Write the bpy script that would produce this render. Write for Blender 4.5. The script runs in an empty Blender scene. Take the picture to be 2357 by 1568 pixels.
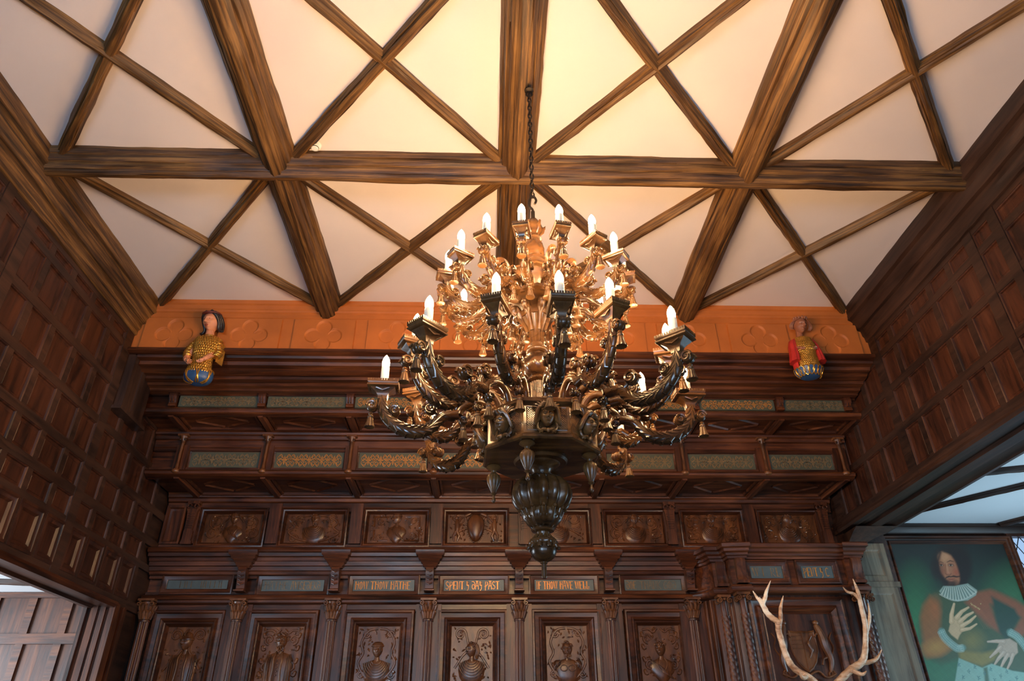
import bpy, math, random
import numpy as np
from mathutils import Matrix, Vector
random.seed(7); rng=np.random.RandomState(7)
PI=math.pi
sc=bpy.context.scene
COL=bpy.context.collection
# ---------------------------------------------------------------- camera
def make_camera():
    P,Y,R=.5477,-.0377,-.0098
    f=np.array([-math.sin(Y)*math.cos(P),math.cos(Y)*math.cos(P),math.sin(P)])
    rt=np.array([math.cos(Y),math.sin(Y),0.]); up=np.cross(rt,f)
    rt,up=math.cos(R)*rt+math.sin(R)*up,-math.sin(R)*rt+math.cos(R)*up
    cd=bpy.data.cameras.new('camera'); cd.sensor_width=36; cd.lens=1608.4*36/2357
    cd.clip_start=.05; cd.clip_end=100
    o=bpy.data.objects.new('camera',cd); COL.objects.link(o)
    m=Matrix.Identity(4)
    for i in range(3):
        m[i][0]=rt[i]; m[i][1]=up[i]; m[i][2]=-f[i]
    m[0][3],m[1][3],m[2][3]=-.1686,0,1.55
    o.matrix_world=m; sc.camera=o
make_camera()
# ---------------------------------------------------------------- light, world, exposure
w=bpy.data.worlds.new('sky'); sc.world=w; w.use_nodes=True
bg=w.node_tree.nodes['Background']; bg.inputs[0].default_value=(.55,.74,1,1); bg.inputs[1].default_value=.8
vs=sc.view_settings; vs.view_transform='Standard'; vs.look='None'; vs.gamma=1; vs.use_curve_mapping=False
vs.exposure=0.12
def area(name,loc,aim,sx,sy,power,col):
    l=bpy.data.lights.new(name,'AREA'); l.shape='RECTANGLE'; l.size=sx; l.size_y=sy; l.energy=power; l.color=col
    o=bpy.data.objects.new(name,l); COL.objects.link(o); o.location=loc
    d=Vector(aim)-Vector(loc); o.rotation_euler=d.to_track_quat('-Z','Y').to_euler()
DAY=(.50,.73,1.0)
for x,pw in ((-2.1,240),(0,60),(2.1,45)):      # daylight in the three tall windows behind the camera, brightest at the left
    area('window_daylight',(x,-3.75,1.9),(x*.5,3,2.6),.9,1.7,pw,DAY)
area('left_bay_daylight',(-6.6,5.0,1.9),(-4.2,6.6,3.0),2.6,2.0,260,(.80,.90,1.0))
area('right_bay_daylight',(6.6,5.2,1.7),(4.4,6.2,3.2),2.6,2.0,115,(.50,.80,1.0))
BULB=610.0
# ---------------------------------------------------------------- materials
def new_mat(name):
    m=bpy.data.materials.new(name); m.use_nodes=True; nt=m.node_tree
    return m,nt,nt.nodes['Principled BSDF']
def wood(name,dark,mid,light,axis='X',rough=.38,scale=9.,stretch=.07,bump=.25,streak=.5,coat=0.):
    m,nt,b=new_mat(name); N=nt.nodes.new; Lk=nt.links.new
    tc=N('ShaderNodeTexCoord'); mp=N('ShaderNodeMapping'); Lk(tc.outputs['Object'],mp.inputs[0])
    s=[1,1,1]; s['XYZ'.index(axis)]=stretch; mp.inputs['Scale'].default_value=s
    n1=N('ShaderNodeTexNoise'); n1.inputs['Scale'].default_value=scale*2.2; n1.inputs['Detail'].default_value=6; n1.inputs['Roughness'].default_value=.65
    n1.inputs['Distortion'].default_value=.6
    Lk(mp.outputs[0],n1.inputs[0])
    n2=N('ShaderNodeTexNoise'); n2.inputs['Scale'].default_value=1.6; n2.inputs['Detail'].default_value=3; Lk(tc.outputs['Object'],n2.inputs[0])
    r=N('ShaderNodeValToRGB'); r.color_ramp.elements[0].position=.33; r.color_ramp.elements[0].color=(*dark,1)
    r.color_ramp.elements[1].position=.72; r.color_ramp.elements[1].color=(*light,1)
    e=r.color_ramp.elements.new(.5); e.color=(*mid,1)
    mx=N('ShaderNodeMath'); mx.operation='MULTIPLY_ADD'; Lk(n2.outputs[0],mx.inputs[0]); mx.inputs[1].default_value=streak; mx.inputs[2].default_value=-.5*streak
    ad=N('ShaderNodeMath'); Lk(n1.outputs[0],ad.inputs[0]); Lk(mx.outputs[0],ad.inputs[1]); Lk(ad.outputs[0],r.inputs[0])
    oi=N('ShaderNodeObjectInfo'); hs=N('ShaderNodeHueSaturation'); Lk(r.outputs[0],hs.inputs['Color'])
    mr=N('ShaderNodeMapRange'); Lk(oi.outputs['Random'],mr.inputs[0]); mr.inputs[3].default_value=.85; mr.inputs[4].default_value=1.18
    Lk(mr.outputs[0],hs.inputs['Value']); Lk(hs.outputs[0],b.inputs['Base Color'])
    rr=N('ShaderNodeMapRange'); Lk(n2.outputs[0],rr.inputs[0]); rr.inputs[1].default_value=.3; rr.inputs[2].default_value=.7
    rr.inputs[3].default_value=rough-.08; rr.inputs[4].default_value=rough+.12; Lk(rr.outputs[0],b.inputs['Roughness'])
    if bump:
        bp=N('ShaderNodeBump'); bp.inputs['Strength'].default_value=bump; bp.inputs['Distance'].default_value=.006; Lk(n1.outputs[0],bp.inputs['Height']); Lk(bp.outputs[0],b.inputs['Normal'])
    if coat: b.inputs['Coat Weight'].default_value=coat; b.inputs['Coat Roughness'].default_value=.2
    return m
def plain(name,col,rough=.6,var=.12,scale=4.,bump=.1,bscale=None,metal=0.,dist=.004,spec=None):
    m,nt,b=new_mat(name); N=nt.nodes.new; Lk=nt.links.new
    tc=N('ShaderNodeTexCoord'); n=N('ShaderNodeTexNoise'); n.inputs['Scale'].default_value=scale; n.inputs['Detail'].default_value=5; Lk(tc.outputs['Object'],n.inputs[0])
    r=N('ShaderNodeValToRGB'); c=np.array(col)
    r.color_ramp.elements[0].position=.3; r.color_ramp.elements[0].color=(*(c*(1-var)),1)
    r.color_ramp.elements[1].position=.7; r.color_ramp.elements[1].color=(*np.minimum(c*(1+var),1),1)
    Lk(n.outputs[0],r.inputs[0]); Lk(r.outputs[0],b.inputs['Base Color']); b.inputs['Roughness'].default_value=rough; b.inputs['Metallic'].default_value=metal
    if spec is not None: b.inputs['Specular IOR Level'].default_value=spec
    if bump:
        n2=N('ShaderNodeTexNoise'); n2.inputs['Scale'].default_value=bscale or scale*4; n2.inputs['Detail'].default_value=4; Lk(tc.outputs['Object'],n2.inputs[0])
        bp=N('ShaderNodeBump'); bp.inputs['Strength'].default_value=bump; bp.inputs['Distance'].default_value=dist; Lk(n2.outputs[0],bp.inputs['Height']); Lk(bp.outputs[0],b.inputs['Normal'])
    return m
M={}
def W3(key,dark,mid,light,**k):
    for a in 'XYZ': M[key+a]=wood(key+'_'+a,dark,mid,light,axis=a,**k)
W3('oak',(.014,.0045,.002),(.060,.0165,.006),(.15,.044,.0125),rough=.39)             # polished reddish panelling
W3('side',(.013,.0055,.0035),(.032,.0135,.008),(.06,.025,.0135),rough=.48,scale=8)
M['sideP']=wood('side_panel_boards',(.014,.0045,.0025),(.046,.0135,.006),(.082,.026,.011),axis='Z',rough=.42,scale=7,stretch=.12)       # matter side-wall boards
W3('beam',(.014,.006,.002),(.095,.042,.012),(.29,.145,.042),rough=.5,scale=20,stretch=.03,bump=.7,streak=.45)
M['carv']=wood('carved_oak',(.035,.0125,.005),(.115,.040,.0135),(.20,.078,.025),axis='Z',rough=.34,scale=5,stretch=.4,bump=.15)
M['chand']=wood('chandelier_walnut',(.020,.0085,.0035),(.078,.033,.0105),(.150,.067,.018),axis='X',rough=.25,scale=6,stretch=.3,bump=.12)
M['plaster']=plain('ceiling_plaster',(.75,.665,.655),.85,.035,1.3,.25,5,dist=.012)
M['bayplaster']=plain('bay_plaster',(.72,.74,.76),.85,.03,1.3,.15,5)
M['frieze']=plain('ochre_plaster',(.45,.125,.020),.6,.14,3,.3,26)
M['green']=plain('green_board',(.070,.078,.055),.5,.16,7,.1,30)
M['blue']=plain('blue_board',(.07,.10,.108),.5,.16,7,.1,30)
M['gold']=plain('gold_paint',(.62,.25,.05),.35,.25,25,.0,metal=.25)
M['faint']=plain('worn_gold_paint',(.22,.13,.055),.55,.3,30,.0)
M['faint2']=plain('faded_letter_paint',(.155,.115,.075),.6,.3,30,.0)
M['gilt']=plain('gilding',(.55,.27,.045),.28,.3,30,.3,60,metal=.75)
M['bluepaint']=plain('blue_paint',(.025,.075,.19),.4,.25,9,.1)
M['redpaint']=plain('red_paint',(.42,.022,.018),.42,.2,9,.15)
M['skin']=plain('painted_skin',(.66,.26,.13),.4,.08,8,.05)
M['skind']=plain('dark_painted_skin',(.28,.10,.05),.4,.12,8,.05)
M['hair']=plain('dark_hair_paint',(.022,.016,.015),.4,.3,20,.2)
M['band']=plain('maroon_band_paint',(.12,.02,.012),.5,.2,20,.1)
M['black']=plain('black_paint',(.01,.008,.008),.4,.1,5,0)
M['lip']=plain('lip_paint',(.35,.05,.03),.4,.1,5,0)
M['white']=plain('white_plastic',(.8,.78,.74),.4,.02,5,0)
M['iron']=plain('iron',(.035,.026,.02),.5,.3,20,.3,40,metal=.8)
M['candle']=plain('candle_sleeve',(.86,.78,.62),.5,.03,5,0)
M['bone']=wood('antler_bone',(.26,.12,.055),(.62,.38,.22),(.88,.74,.56),axis='X',rough=.4,scale=7,stretch=.5,bump=.35,streak=.9)
M['strip']=wood('greyed_oak',(.05,.036,.022),(.13,.105,.068),(.21,.175,.115),axis='Z',rough=.5,scale=6)
M['floor']=wood('floor_boards',(.05,.025,.012),(.14,.075,.035),(.22,.12,.06),axis='Y',rough=.45)
M['sill']=plain('pale_painted_strip',(.50,.44,.37),.4,.15,9,.05)
M['lead']=plain('lead_came',(.02,.022,.025),.5,.1,9,0)
mb,nt,b=new_mat('bulb_glow'); b.inputs['Base Color'].default_value=(1,.85,.6,1); b.inputs['Emission Color'].default_value=(1,.60,.275,1); b.inputs['Emission Strength'].default_value=BULB; M['bulb']=mb
mg,nt,b=new_mat('window_glass'); b.inputs['Base Color'].default_value=(.8,.9,1,1); b.inputs['Transmission Weight'].default_value=1; b.inputs['Roughness'].default_value=.12; b.inputs['IOR'].default_value=1.02; M['glass']=mg
mp_,nt,b=new_mat('portrait_oil_paint'); va=nt.nodes.new('ShaderNodeVertexColor'); va.layer_name='paint'; nt.links.new(va.outputs[0],b.inputs['Base Color']); b.inputs['Roughness'].default_value=.5
nn=nt.nodes.new('ShaderNodeTexNoise'); nn.inputs['Scale'].default_value=120; bp=nt.nodes.new('ShaderNodeBump'); bp.inputs['Strength'].default_value=.15; bp.inputs['Distance'].default_value=.002
nt.links.new(nn.outputs[0],bp.inputs['Height']); nt.links.new(bp.outputs[0],b.inputs['Normal']); M['paint']=mp_
# ---------------------------------------------------------------- geometry helpers
class G:
    def __init__(s): s.v=[]; s.f=[]; s.m=[]; s.n=0
    def add(s,V,F,mi=0):
        V=np.asarray(V,float).reshape(-1,3); s.v.append(V)
        s.f.extend([tuple(int(i)+s.n for i in f) for f in F]); s.m.extend([mi]*len(F)); s.n+=len(V); return s
    def join(s,g,mat=None,mi=None):
        if not g.n: return s
        V=np.vstack(g.v)
        if mat is not None: V=V@np.array(mat)[:3,:3].T+np.array(mat)[:3,3]
        s.v.append(V); s.f.extend([tuple(i+s.n for i in f) for f in g.f]); s.m.extend(g.m if mi is None else [mi]*len(g.f)); s.n+=len(V); return s
    def box(s,x0,x1,y0,y1,z0,z1,mi=0):
        x0,x1=min(x0,x1),max(x0,x1); y0,y1=min(y0,y1),max(y0,y1); z0,z1=min(z0,z1),max(z0,z1)
        V=[(x0,y0,z0),(x1,y0,z0),(x1,y1,z0),(x0,y1,z0),(x0,y0,z1),(x1,y0,z1),(x1,y1,z1),(x0,y1,z1)]
        return s.add(V,[(3,2,1,0),(4,5,6,7),(0,1,5,4),(1,2,6,5),(2,3,7,6),(3,0,4,7)],mi)
    def prism(s,prof,axis,a,b,mi=0,seg=1,jit=0):
        """closed profile of 2 coords extruded along axis from a to b"""
        n=len(prof); P=np.array(prof,float); V=[]
        for t in np.linspace(a,b,seg+1):
            Q=P+(rng.randn(n,2)*jit if jit else 0)
            for p in Q:
                V.append({'x':(t,p[0],p[1]),'y':(p[0],t,p[1]),'z':(p[0],p[1],t)}[axis])
        F=[]
        for k in range(seg):
            for i in range(n):
                j=(i+1)%n; F.append((k*n+i,k*n+j,(k+1)*n+j,(k+1)*n+i))
        F.append(tuple(range(n))[::-1]); F.append(tuple(range(seg*n,seg*n+n)))
        return s.add(V,F,mi)
    def rings(s,R,mi=0,close=True,cap0=True,cap1=True):
        """R: list of rings (each list of same count points)"""
        n=len(R[0]); V=[p for r in R for p in r]; F=[]
        for k in range(len(R)-1):
            for i in range(n if close else n-1):
                j=(i+1)%n; F.append((k*n+i,k*n+j,(k+1)*n+j,(k+1)*n+i))
        if cap0: F.append(tuple(range(n))[::-1])
        if cap1: F.append(tuple(range((len(R)-1)*n,len(R)*n)))
        return s.add(V,F,mi)
    def lathe(s,prof,n=24,c=(0,0,0),mi=0,lob=None,cap=True):
        """prof [(r,z)] ; lob dict idx-> (k,amp) or function"""
        R=[]
        for q in prof:
            r,z=q[0],q[1]; k,am=(q[2],q[3]) if len(q)>2 else (0,0)
            R.append([(c[0]+r*(1+am*abs(math.cos(k*t/2)) - (am*.6 if k else 0))*math.cos(t),c[1]+r*(1+am*abs(math.cos(k*t/2))-(am*.6 if k else 0))*math.sin(t),c[2]+z) for t in np.linspace(0,2*PI,n,endpoint=False)])
        return s.rings(R,mi,True,cap,cap)
    def tube(s,pts,rad,n=8,mi=0,flat=1.,up=None,cap=True):
        """sweep; flat scales the second axis; rad scalar or list"""
        P=np.array(pts,float); m=len(P); rad=np.broadcast_to(rad,(m,)).astype(float)
        T=np.gradient(P,axis=0); T/=np.linalg.norm(T,axis=1)[:,None]+1e-12
        u=np.array(up if up is not None else ((0,0,1) if abs(T[0][2])<.9 else (1,0,0)),float)
        R=[]
        for i in range(m):
            a=u-T[i]*(u@T[i]); a/=np.linalg.norm(a)+1e-12
            if up is None: u=a
            b=np.cross(T[i],a)
            R.append([P[i]+rad[i]*(math.cos(t)*a+flat*math.sin(t)*b) for t in np.linspace(0,2*PI,n,endpoint=False)])
        return s.rings(R,mi,True,cap,cap)
    def ball(s,c,r,n=12,m=8,mi=0,rot=None):
        r=np.broadcast_to(r,(3,)); R=[]
        for a in np.linspace(-PI/2,PI/2,m):
            cr=max(math.cos(a),.02); ring=[]
            for t in np.linspace(0,2*PI,n,endpoint=False):
                p=np.array((r[0]*cr*math.cos(t),r[1]*cr*math.sin(t),r[2]*math.sin(a)))
                if rot is not None: p=rot@p
                ring.append(np.array(c)+p)
            R.append(ring)
        return s.rings(R,mi)
    def frame(s,x0,x1,z0,z1,steps,mi=0,fill=None):
        """rect rings in the xz plane; steps [(inset,y)], last ring filled"""
        R=[[(x0+i,y,z0+i),(x1-i,y,z0+i),(x1-i,y,z1-i),(x0+i,y,z1-i)] for i,y in steps]
        V=[p for r in R for p in r]; F=[]
        for k in range(len(R)-1):
            for i in range(4):
                j=(i+1)%4; F.append((k*4+i,k*4+j,k*4+4+j,k*4+4+i))
        s.add(V,F,mi)
        if fill is not None: s.add(R[-1],[(0,1,2,3)],fill)
        return s
def smooth_path(pts,k=6):
    P=np.array(pts,float); n=len(P); out=[]
    for i in range(n-1):
        p0=P[max(i-1,0)];p1=P[i];p2=P[i+1];p3=P[min(i+2,n-1)]
        for t in np.linspace(0,1,k,endpoint=False):
            out.append(.5*((2*p1)+(-p0+p2)*t+(2*p0-5*p1+4*p2-p3)*t*t+(-p0+3*p1-3*p2+p3)*t**3))
    out.append(P[-1]); return np.array(out)
def smooth_vals(v,k=6): return smooth_path([(a,0) for a in v],k)[:,0]
def mesh_of(name,g,mats,ang=35):
    me=bpy.data.meshes.new(name)
    V=np.vstack(g.v); me.from_pydata(V.tolist(),[],g.f)
    for m in mats: me.materials.append(M[m] if isinstance(m,str) else m)
    me.polygons.foreach_set('material_index',g.m)
    me.polygons.foreach_set('use_smooth',[True]*len(g.f))
    import bmesh
    bm=bmesh.new(); bm.from_mesh(me); bmesh.ops.recalc_face_normals(bm,faces=bm.faces); bm.to_mesh(me); bm.free()
    me.set_sharp_from_angle(angle=math.radians(ang)); me.update(); return me
def O(name,g,mats,parent=None,local=False,ang=35,origin=None):
    """link geometry given in world coordinates as one object (local=True: already in the parent's frame)"""
    if isinstance(mats,str): mats=[mats]
    if parent is not None and not local:
        c=Vector((0,0,0)); p=parent
        while p is not None: c+=p.location; p=p.parent
        g.v=[V-np.array(c) for V in g.v]
    elif parent is None and origin is not None: g.v=[V-np.array(origin) for V in g.v]
    o=bpy.data.objects.new(name,mesh_of(name,g,mats,ang)); COL.objects.link(o)
    if parent is not None: o.parent=parent
    elif origin is not None: o.location=origin
    return o
def tag(o,label,cat,group=None):
    o['label']=label; o['category']=cat
    if group: o['group']=group
    return o
def thing(name,label,cat,loc=(0,0,0),rz=0,group=None):
    o=bpy.data.objects.new(name,None); COL.objects.link(o); o.location=loc; o.rotation_euler=(0,0,rz); o.empty_display_size=.1
    return tag(o,label,cat,group)
def S(name,g,mats,ang=35):
    o=O(name,g,mats,ang=ang); o['kind']='structure'; return o
ORD=['first','second','third','fourth','fifth','sixth','seventh','eighth','ninth','tenth','eleventh','twelfth']
def spiral(c,r0,turns=1.6,start=0,dirn=1,shrink=.18,n=26):
    t=np.linspace(0,1,n); a=start+dirn*turns*2*PI*t; r=r0*(1-(1-shrink)*t)
    return np.stack([c[0]+r*np.cos(a),c[1]+r*np.sin(a)],1)
# ---------------------------------------------------------------- room shell
ZC=5.322; XW=3.42; YE=5.55
g=G(); g.box(-3.6,3.6,-3.6,5.75,ZC,ZC+.1); S('ceiling',g,'plaster')
g=G(); g.box(-7,7,-3.6,7.4,-.05,0); S('floor',g,'floor')
def wallbox(g,sg,x0,x1,y0,y1,z0,z1): g.box(sg*x0,sg*x1,y0,y1,z0,z1)
# left wall: opening below z 2.79 up to y 6.54 ; right wall: opening below z 3.56 up to y 7.0
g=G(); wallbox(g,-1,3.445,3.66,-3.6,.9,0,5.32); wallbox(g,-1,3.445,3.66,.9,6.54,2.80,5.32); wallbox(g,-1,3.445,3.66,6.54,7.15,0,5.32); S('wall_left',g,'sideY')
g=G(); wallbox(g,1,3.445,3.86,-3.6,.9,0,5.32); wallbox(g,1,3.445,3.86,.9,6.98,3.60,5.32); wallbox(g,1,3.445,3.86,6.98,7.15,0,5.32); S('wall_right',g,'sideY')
# rear wall behind the camera with three tall windows
g=G()
for a,b in ((-3.6,-2.8),(-1.4,-.7),(.7,1.4),(2.8,3.6)): g.box(a,b,-3.8,-3.6,0,5.32)
for a,b in ((-2.8,-1.4),(-.7,.7),(1.4,2.8)): g.box(a,b,-3.8,-3.6,0,.8); g.box(a,b,-3.8,-3.6,3.4,5.32)
S('wall_rear',g,'sideZ')
for i,x in enumerate((-2.1,0,2.1)):
    g=G(); g.box(x-.7,x-.64,-3.75,-3.66,.8,3.4); g.box(x+.64,x+.7,-3.75,-3.66,.8,3.4)
    for z in (.8,2.5,3.34): g.box(x-.64,x+.64,-3.75,-3.66,z,z+.06)
    g.box(x-.03,x+.03,-3.74,-3.67,.86,3.34); S('window_%d'%(i+2),g,'oakZ')
def side_panels(sg,ys,bigs,zs,y0,y1,skip=None):
    """bevel-edged board in every cell between stiles and rails"""
    g=G(); E=sorted([(y-.03,y+.03) for y in ys]+[(c-w_/2,c+w_/2) for c,w_ in bigs]); Z=sorted(zs)
    for (a0,a1),(b0,b1) in zip(E[:-1],E[1:]):
        if b0-a1<.05: continue
        for (za,ha),(zb_,hb) in zip(Z[:-1],Z[1:]):
            lo,hi=za+ha/2,zb_-hb/2
            if hi-lo<.04 or (skip and lo<skip): continue
            R=[[(sg*x,a1+i,lo+i),(sg*x,b0-i,lo+i),(sg*x,b0-i,hi-i),(sg*x,a1+i,hi-i)] for i,x in ((0,3.422),(.008,3.427),(.012,3.437),(.03,3.441),(.034,3.438))]
            V=[p for r in R for p in r]; g.add(V,[(k*4+i,k*4+(i+1)%4,k*4+4+(i+1)%4,k*4+4+i) for k in range(4) for i in range(4)]+[(16,17,18,19)])
    return g
def side_grid(sg,ys,bigs,zs,z0,z1,y0,y1,name,lowz=None):
    """raised stiles and rails on a side wall; ys thin stiles, bigs (centre,width) wide stiles"""
    g=G(); xb,xf=3.445,3.42
    for z,h in zs: wallbox(g,sg,xb,xf-.002,y0,y1,z-h/2,z+h/2)
    st=G(); zz=sorted([z for z,h in zs]); 
    for y in ys:
        wallbox(g,sg,xb,xf,y-.03,y+.03,z0,z1)
    for c,wd in bigs: wallbox(g,sg,xb,xf-.007,c-wd/2,c+wd/2,z0,z1)
    # thin moulded bead under each rail and beside each stile
    return g
ysA=[4.20,4.51,4.83,5.16]
ysB=[1.10+.32*k for k in range(8)]
zl=[(4.93,.05),(4.80,.06),(4.42,.065),(4.05,.065),(3.71,.065),(3.43,.07),(3.20,.06),(2.83,.08)]
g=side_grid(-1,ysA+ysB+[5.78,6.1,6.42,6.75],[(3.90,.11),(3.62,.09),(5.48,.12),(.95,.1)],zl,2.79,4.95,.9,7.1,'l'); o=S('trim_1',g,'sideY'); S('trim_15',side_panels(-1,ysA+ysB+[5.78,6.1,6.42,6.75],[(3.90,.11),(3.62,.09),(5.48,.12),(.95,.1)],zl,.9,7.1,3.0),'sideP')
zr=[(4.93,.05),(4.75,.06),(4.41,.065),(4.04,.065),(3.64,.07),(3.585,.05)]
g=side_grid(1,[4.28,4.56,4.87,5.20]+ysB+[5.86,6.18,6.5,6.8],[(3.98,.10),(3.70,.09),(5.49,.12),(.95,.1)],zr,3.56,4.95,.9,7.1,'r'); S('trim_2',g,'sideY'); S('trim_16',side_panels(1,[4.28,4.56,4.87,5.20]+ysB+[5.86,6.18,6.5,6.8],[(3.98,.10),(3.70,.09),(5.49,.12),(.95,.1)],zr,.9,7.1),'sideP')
# bevelled recessed panels in the lowest row of the left wall
g=G()
for (a,b) in [(4.23,4.48),(4.55,4.80),(4.87,5.13),(5.20,5.42),(5.56,5.75),(5.82,6.07),(6.14,6.39),(6.46,6.7)]+[(y+.04,y+.28) for y in ysB[:-1]]:
    R=[[(-3.42+d,a+i,2.88+i),(-3.42+d,b-i,2.88+i),(-3.42+d,b-i,3.165-i),(-3.42+d,a+i,3.165-i)] for i,d in ((-.02,-.02),(-.02,.006),(0,.009),(.01,.0),(.03,-.004),(.045,-.020))]
    V=[p for r in R for p in r]; F=[(k*4+i,k*4+(i+1)%4,k*4+4+(i+1)%4,k*4+4+i) for k in range(5) for i in range(4)]+[(20,21,22,23)]
    g.add(V,F)
S('trim_3',g,'sideP')
# stepped box of panelling on the left wall beneath the ceiling frieze
for sg,k,z0,zt in ((-1,4,4.24,4.80),):
    g=G(); wallbox(g,sg,3.44,3.36,5.56,5.98 if sg<0 else 5.8,z0,zt); wallbox(g,sg,3.44,3.33,5.53,6.02 if sg<0 else 5.84,z0-.03,z0)
    wallbox(g,sg,3.36,3.345,5.56,5.62,z0,zt); wallbox(g,sg,3.36,3.345,5.74,5.8,z0,zt); wallbox(g,sg,3.36,3.345,5.56,5.98 if sg<0 else 5.8,zt-.05,zt)
    S('trim_%d'%k,g,'sideZ')
# left jamb mouldings and lintel soffit ; right lintel soffit moulding
g=G()
for x0,x1,d in ((3.42,3.45,.03),(3.45,3.475,.012),(3.475,3.52,.04),(3.52,3.545,.015),(3.545,3.60,.035),(3.60,3.63,.01),(3.63,3.66,.05)): g.box(-x1,-x0,6.54-d,6.56,0,2.80)
g.box(-3.44,-3.395,6.50,6.60,0,2.80); g.box(-3.43,-3.40,6.66,6.72,0,2.79); S('trim_6',g,'oakZ')
g=G(); g.prism([(-3.66,2.80),(-3.66,2.76),(-3.60,2.755),(-3.585,2.775),(-3.48,2.775),(-3.47,2.76),(-3.405,2.76),(-3.39,2.785),(-3.40,2.81)],'y',.9,6.54,seg=1); S('trim_7',g,'sill' if 0 else 'oakY')
g=G(); g.prism([(3.40,3.60),(3.39,3.575),(3.40,3.55),(3.46,3.545),(3.475,3.565),(3.56,3.56),(3.575,3.535),(3.68,3.53),(3.70,3.555),(3.80,3.55),(3.83,3.53),(3.88,3.54),(3.90,3.60),(3.90,3.69),(3.86,3.69)],'y',.9,6.98); S('trim_8',g,'sideY')
def face_bits():
    g=G()
    for s in (-1,1):
        g.tube(smooth_path([(s*.05,-.435,.115),(s*.15,-.425,.150),(s*.26,-.35,.11)],3),.022,6)
        g.tube(smooth_path([(s*.075,-.405,.045),(s*.145,-.43,.080),(s*.215,-.375,.045)],3),.013,5); g.tube(smooth_path([(s*.075,-.405,.045),(s*.145,-.42,.020),(s*.215,-.375,.045)],3),.010,5)
        g.ball((s*.145,-.375,.048),(.055,.045,.036),10,7); g.ball((s*.045,-.475,-.12),.032,8,6)
    g.tube([(0,-.43,.11),(0,-.49,-.02),(0,-.545,-.11),(0,-.47,-.145)],[.022,.032,.046,.02],8)
    g.tube([(-.095,-.42,-.24),(-.03,-.475,-.222),(.03,-.475,-.222),(.095,-.42,-.24)],[.008,.022,.022,.008],7); g.tube([(-.08,-.42,-.27),(0,-.472,-.285),(.08,-.42,-.27)],[.008,.024,.008],7)
    return g
def TRS(loc,s=1,rz=0,rx=0,ry=0,sv=(1,1,1)):
    return np.array(Matrix.Translation(loc)@Matrix.Rotation(rz,4,'Z')@Matrix.Rotation(rx,4,'X')@Matrix.Rotation(ry,4,'Y')@Matrix.Diagonal((s*sv[0],s*sv[1],s*sv[2],1)))
# ---------------------------------------------------------------- ceiling timbers
BP=[(.135,0),(.132,.035),(.118,.05),(.108,.052),(.103,.085),(.088,.10),(.076,.102),(.070,.128),(.05,.145),(.040,.146),(.034,.162),(.012,.172)]
def beam_mesh(L,prof,seg,jit=.0022):
    P=[(y,-z) for y,z in prof]+[(-y,-z) for y,z in prof[::-1]]
    g=G(); n=len(P); R=[]
    dr=rng.randn(n,2)*0
    for k,t in enumerate(np.linspace(0,L,seg+1)):
        dr=.75*dr+rng.randn(n,2)*jit; q=np.array(P)+dr; q[0][1]=q[-1][1]=0.0
        R.append([(t,a,b) for a,b in q])
    return g.rings(R)
def beam(name,a,b,prof,label,group,mat='beamX',zc=ZC,cat='beam'):
    a=np.array(a,float); b=np.array(b,float); L=float(np.linalg.norm(b-a)); g=beam_mesh(L,prof,max(4,int(L/.09)))
    o=O(name,g,mat); o.location=(a[0],a[1],zc+.002); o.rotation_euler=(0,0,math.atan2(b[1]-a[1],b[0]-a[0])); tag(o,label,cat,group); return o
YT=[3.708,1.86]
for i,(x,lb) in enumerate(((-1.70,'left of the chandelier'),(.015,'that the chandelier chain hangs from'),(1.705,'right of the chandelier'))):
    beam('ceiling_beam',(x,-3.6),(x,YE+.02),BP,'heavy moulded dark oak beam running lengthwise, the one '+lb,'lengthwise ceiling beams')
beam('ceiling_beam',(-3.34,YT[0]),(3.34,YT[0]),[(a*.84,b*1.03) for a,b in BP],'heavy moulded oak beam crossing the full width of the white ceiling',None)
for y in (YT[1],.03,-1.8): pass
RP=[(.045,0),(.044,.022),(.036,.03),(.031,.045),(.020,.048),(.016,.062),(.006,.066)]
xs=[-3.27,-1.70,.015,1.705,3.27]; rows=[(YT[0],YE,'front'),(YT[1],YT[0],'near')]
bayn=['left-hand','centre-left','centre-right','right-hand']
for r,(y0,y1,rn) in enumerate(rows):
    for k in range(4):
        a,b=xs[k],xs[k+1]; o=.10
        for d in (0,1):
            p0=(a+(.02 if k==0 else o*.8),(y0+.08 if d==0 else y1-.02)); p1=(b-(.02 if k==3 else o*.8),(y1-.02 if d==0 else y0+.08))
            beam('ceiling_rib',p0,p1,RP,'slim oak rib, %s, %s bay %s the cross beam'%(('far end right' if d==0 else 'far end left'),bayn[k],'beyond' if r==0 else 'in front of'),'diagonal oak ribs of the ceiling',cat='ceiling rib')
cb=G(); cb.join(beam_mesh(6.68,BP,70),TRS((-3.34,1.86,ZC+.002))); S('trim_17',cb,'beamX')
for sg,i in ((-1,9),(1,10)):
    P=[(3.27,5.322),(3.275,5.26),(3.285,5.20),(3.315,5.185),(3.32,5.14),(3.335,5.12),(3.35,5.08),(3.375,5.07),(3.38,5.02),(3.395,5.0),(3.40,4.955),(3.425,4.945),(3.445,4.945),(3.445,5.322)]
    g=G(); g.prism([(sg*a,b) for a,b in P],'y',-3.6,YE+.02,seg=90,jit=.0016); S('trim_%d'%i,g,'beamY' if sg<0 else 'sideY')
# smoke detector
g=G(); g.lathe([(.002,-.040),(.022,-.038),(.026,-.034),(.026,-.027),(.036,-.023),(.040,-.015),(.042,0)],32,(-1.415,3.548,ZC)); g2=G(); g2.lathe([(.027,-.033),(.0285,-.031),(.0285,-.028),(.027,-.026)],32,(-1.415,3.548,ZC))
t=thing('smoke_detector','small round white smoke detector on the plaster above the big cross beam','smoke detector',(-1.415,3.548,ZC)); O('housing',g,'white',t); O('vent_ring',g2,'iron',t)
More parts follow.
